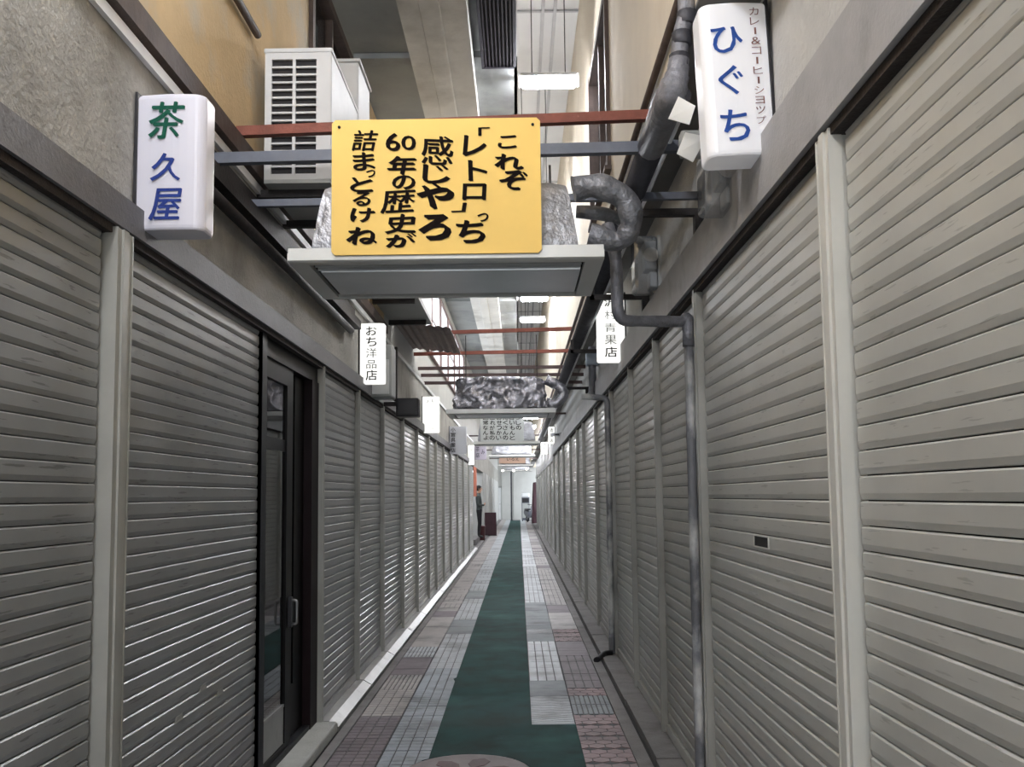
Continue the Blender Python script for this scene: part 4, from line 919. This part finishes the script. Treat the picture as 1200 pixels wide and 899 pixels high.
# person standing at the shop front, side-on, looking into the alley
def person(loc, rz, label, hgt=1.70):
    r = thing('person', loc, label, 'person', rz=rz); s = hgt/1.7
    J = {}
    def j(n_, x, y, z, rx, ry=None): J[n_] = (Vector((x, y, z))*s, rx*s, (ry or rx)*s)
    # front of the body looks toward -y
    j('pelvis', 0, 0, .93, .15, .11); j('belly', 0, -.01, 1.06, .135, .10); j('chest', 0, .01, 1.24, .16, .115); j('neck0', 0, .02, 1.40, .075, .065); j('neck', 0, .0, 1.47, .05); j('head0', 0, -.015, 1.53, .066, .075); j('head1', 0, -.012, 1.60, .075, .09); j('head2', 0, -.005, 1.665, .05, .06)
    for q, sx in (('l', 1), ('r', -1)):
        j('hip'+q, sx*.09, 0, .88, .095); j('knee'+q, sx*.10, -.02, .49, .062); j('shin'+q, sx*.10, .0, .34, .060); j('ankle'+q, sx*.10, .02, .085, .042); j('toe'+q, sx*.115, -.13, .035, .036, .03)
        j('sh'+q, sx*.185, .02, 1.36, .068); j('elbow'+q, sx*.245, .03, 1.07, .046); j('wrist'+q, sx*.10, -.15, 1.06, .030); j('palm'+q, sx*.03, -.17, 1.09, .034, .022)
        for k in range(4): j('f%d%s' % (k, q), -sx*(.03+.006*(k in (1, 2))), -.185, 1.065+.021*k, .009); j('g%d%s' % (k, q), -sx*(.055+.01*(k in (1, 2))), -.170, 1.06+.021*k, .008)
        j('t0'+q, sx*.02, -.20, 1.13, .010); j('t1'+q, -sx*.01, -.21, 1.145, .009)
    E = [('pelvis', 'belly'), ('belly', 'chest'), ('chest', 'neck0'), ('neck0', 'neck'), ('neck', 'head0'), ('head0', 'head1'), ('head1', 'head2')]
    for q in 'lr':
        E += [('pelvis', 'hip'+q), ('hip'+q, 'knee'+q), ('knee'+q, 'shin'+q), ('shin'+q, 'ankle'+q), ('ankle'+q, 'toe'+q), ('chest', 'sh'+q), ('sh'+q, 'elbow'+q), ('elbow'+q, 'wrist'+q), ('wrist'+q, 'palm'+q), ('palm'+q, 't0'+q), ('t0'+q, 't1'+q)]
        for k in range(4): E += [('palm'+q, 'f%d%s' % (k, q)), ('f%d%s' % (k, q), 'g%d%s' % (k, q))]
    names = list(J); me = bpy.data.meshes.new('body'); me.from_pydata([J[n_][0] for n_ in names], [(names.index(a), names.index(c)) for a, c in E], [])
    o = bpy.data.objects.new('body', me); COL.objects.link(o)
    sk = o.modifiers.new('skin', 'SKIN'); sk.use_smooth_shade = True
    for i, n_ in enumerate(names):
        me.skin_vertices[0].data[i].radius = (J[n_][1], J[n_][2]); me.skin_vertices[0].data[i].use_root = n_ == 'pelvis'
    ss = o.modifiers.new('sub', 'SUBSURF'); ss.levels = ss.render_levels = 2
    dg = bpy.context.evaluated_depsgraph_get(); dg.update(); me2 = bpy.data.meshes.new_from_object(o.evaluated_get(dg)); o.modifiers.clear(); o.data = me2
    me2.materials.clear()
    for q in ('jacket', 'trousers', 'skin', 'shoe'): me2.materials.append(MATS[q])
    for p_ in me2.polygons:
        c = p_.center/s; k = 0
        if c.z < .93: k = 1
        if c.z < .09: k = 3
        if c.z > 1.455: k = 2
        if 1.02 < c.z < 1.2 and c.y < -.128 and abs(c.x) < .09: k = 2
        p_.material_index = k; p_.use_smooth = True
    o.parent = r
    # face: nose, ears, eyes, mouth; hair cap
    b = MB(); b.add([(-.012*s, -.098*s, 1.575*s), (.012*s, -.098*s, 1.575*s), (0, -.122*s, 1.565*s), (0, -.098*s, 1.61*s), (0, -.095*s, 1.555*s)], [(0, 2, 3), (2, 1, 3), (0, 4, 2), (4, 1, 2)]); b.build('nose', 'skin', r)
    for sx in (-1, 1):
        MB().lathe([(.002, -.008), (.01, -.004), (.01, .004), (.002, .008)], (sx*.03*s, -.088*s, 1.60*s), 8).build('eye', 'hair', r)
        MB().lathe([(.004, -.026), (.014, -.012), (.016, .01), (.006, .026)], (sx*.076*s, -.005*s, 1.585*s), 8).build('ear', 'skin', r)
    MB().box(-.022*s, .022*s, -.098*s, -.085*s, 1.545*s, 1.551*s).build('mouth', 'dark_red', r)
    bm = bmesh.new(); bmesh.ops.create_uvsphere(bm, u_segments=18, v_segments=12, radius=1)
    for v in bm.verts:
        v.co = Vector((v.co.x*.089, v.co.y*.105+.012, v.co.z*.098+1.615))*s
        if v.co.y < -.05*s and v.co.z < 1.63*s: v.co.y = -.05*s
        v.co += v.normal*0
    hm = bpy.data.meshes.new('hair'); bm.to_mesh(hm); bm.free(); hm.materials.append(MATS['hair'])
    for p_ in hm.polygons: p_.use_smooth = True
    ho = bpy.data.objects.new('hair', hm); COL.objects.link(ho); ho.parent = r
    return r
person((onY(561.5, 600, 30.0).x, 30.0, 0.2), PI*.5, 'person in a grey jacket and dark trousers standing by the open shop')

# end wall: panels, door with a white slit, dark post
for i, (px0, px1) in enumerate(((571, 583), (588, 597), (602, 612))):
    a, c = onY(px0, 600, YE).x, onY(px1, 600, YE).x; MB().box(a, c, YE-.06, YE, 0, 3.2).build('wall_panel', 'pale_wall', we)
d2 = bpy.data.objects.new('door_2', None); COL.objects.link(d2); struct(d2); d2.location = (onY(585.5, 600, YE).x, YE-.02, 0)
MB().box(-.16, -.06, -.06, .0, 0, 2.2).box(-.16, .16, -.06, 0, 2.1, 2.2).box(.1, .16, -.06, 0, 0, 2.2).build('door_frame', 'box_grey', d2); MB().box(-.06, .1, -.04, 0, 0, 2.1).build('door_leaf', 'white_paint', d2); MB().box(.02, .05, -.07, -.04, 1.0, 1.08).build('door_handle', 'kick_metal', d2)
o = MB().box(-.05, .05, -.05, .05, 0, 3.4).box(-.09, .09, -.09, .09, 0, .04).build('steel_post', 'dark_pipe'); o.location = (onY(599.5, 600, 58.5).x, 58.5, 0); tag(o, 'dark steel post standing before the end wall', 'post')
# cabinet, scooter and covered heap on the right of the end
yk = 57.0
r = thing('cabinet', (onY(616, 600, yk).x, yk, 0), 'grey cabinet with pale rounded top by the end wall', 'cabinet')
MB().cbox(-.24, .24, 0, .5, .05, 1.45, .02).build('body', 'scooter_grey', r); MB().cbox(-.27, .27, -.05, .55, 1.46, 1.72, .1).build('hood', 'white_paint', r); MB().box(-.2, .2, -.015, 0, .2, 1.1).build('front_panel', 'box_grey', r); MB().box(-.2, .2, -.012, 0, 1.15, 1.4).build('opening', 'unit_void', r)
for sx in (-.2, .2): MB().box(sx-.03, sx+.03, .05, .11, 0, .05).build('foot', 'black_plastic', r)
r = thing('scooter', (onY(622, 602, 54.6).x, 54.6, 0), 'dark scooter with lit headlamp parked near the end wall', 'scooter', rz=.35)
def wheel(y):
    vs = MB(); n_ = 20
    ring = [(.0, y+.17*math.cos(2*PI*k/n_), .22+.17*math.sin(2*PI*k/n_)) for k in range(n_+1)]
    vs.tube(ring, .05, 8, False); vs.build('wheel', 'tyre', r); MB().tube([(-.05, y, .22), (.05, y, .22)], .05, 10).build('hub', 'kick_metal', r)
wheel(-.6); wheel(.55)
MB().tube(smooth_path([(0, -.6, .25), (0, -.5, .6), (0, -.38, 1.0)], 4, .1), .03, 8).build('steering_column', 'scooter_grey', r)
b = MB(); b.prism([(-.45, .45), (-.40, .95), (-.33, .95), (-.30, .40), (.05, .33), (.1, .62), (.75, .70), (.85, .55), (.6, .38), (.1, .25), (-.35, .28)], 'x', -.14, .14); b.build('bodywork', 'scooter_grey', r)
MB().cbox(-.13, .13, .08, .78, .70, .80, .04).build('seat', 'black_plastic', r)
MB().tube([(-.33, -.34, 1.06), (-.12, -.38, 1.02), (.12, -.38, 1.02), (.33, -.34, 1.06)], .018, 8).build('handlebar', 'black_plastic', r)
MB().lathe([(.02, -.09), (.09, -.05), (.1, 0), (.06, .08)], (0, -.47, .92), 14).build('headlamp', 'bulb_glow', r)
r = thing('covered_heap', (onY(629, 606, 51.5).x, 51.3, 0), 'dark maroon cover over goods stacked against the right wall', 'cover')
b = MB(); foil_box(b, -.28, .28, 0, 1.6, .02, 2.3, .35, .05, 9, (10, 10, 14)); b.build('cover_cloth', 'maroon', r)
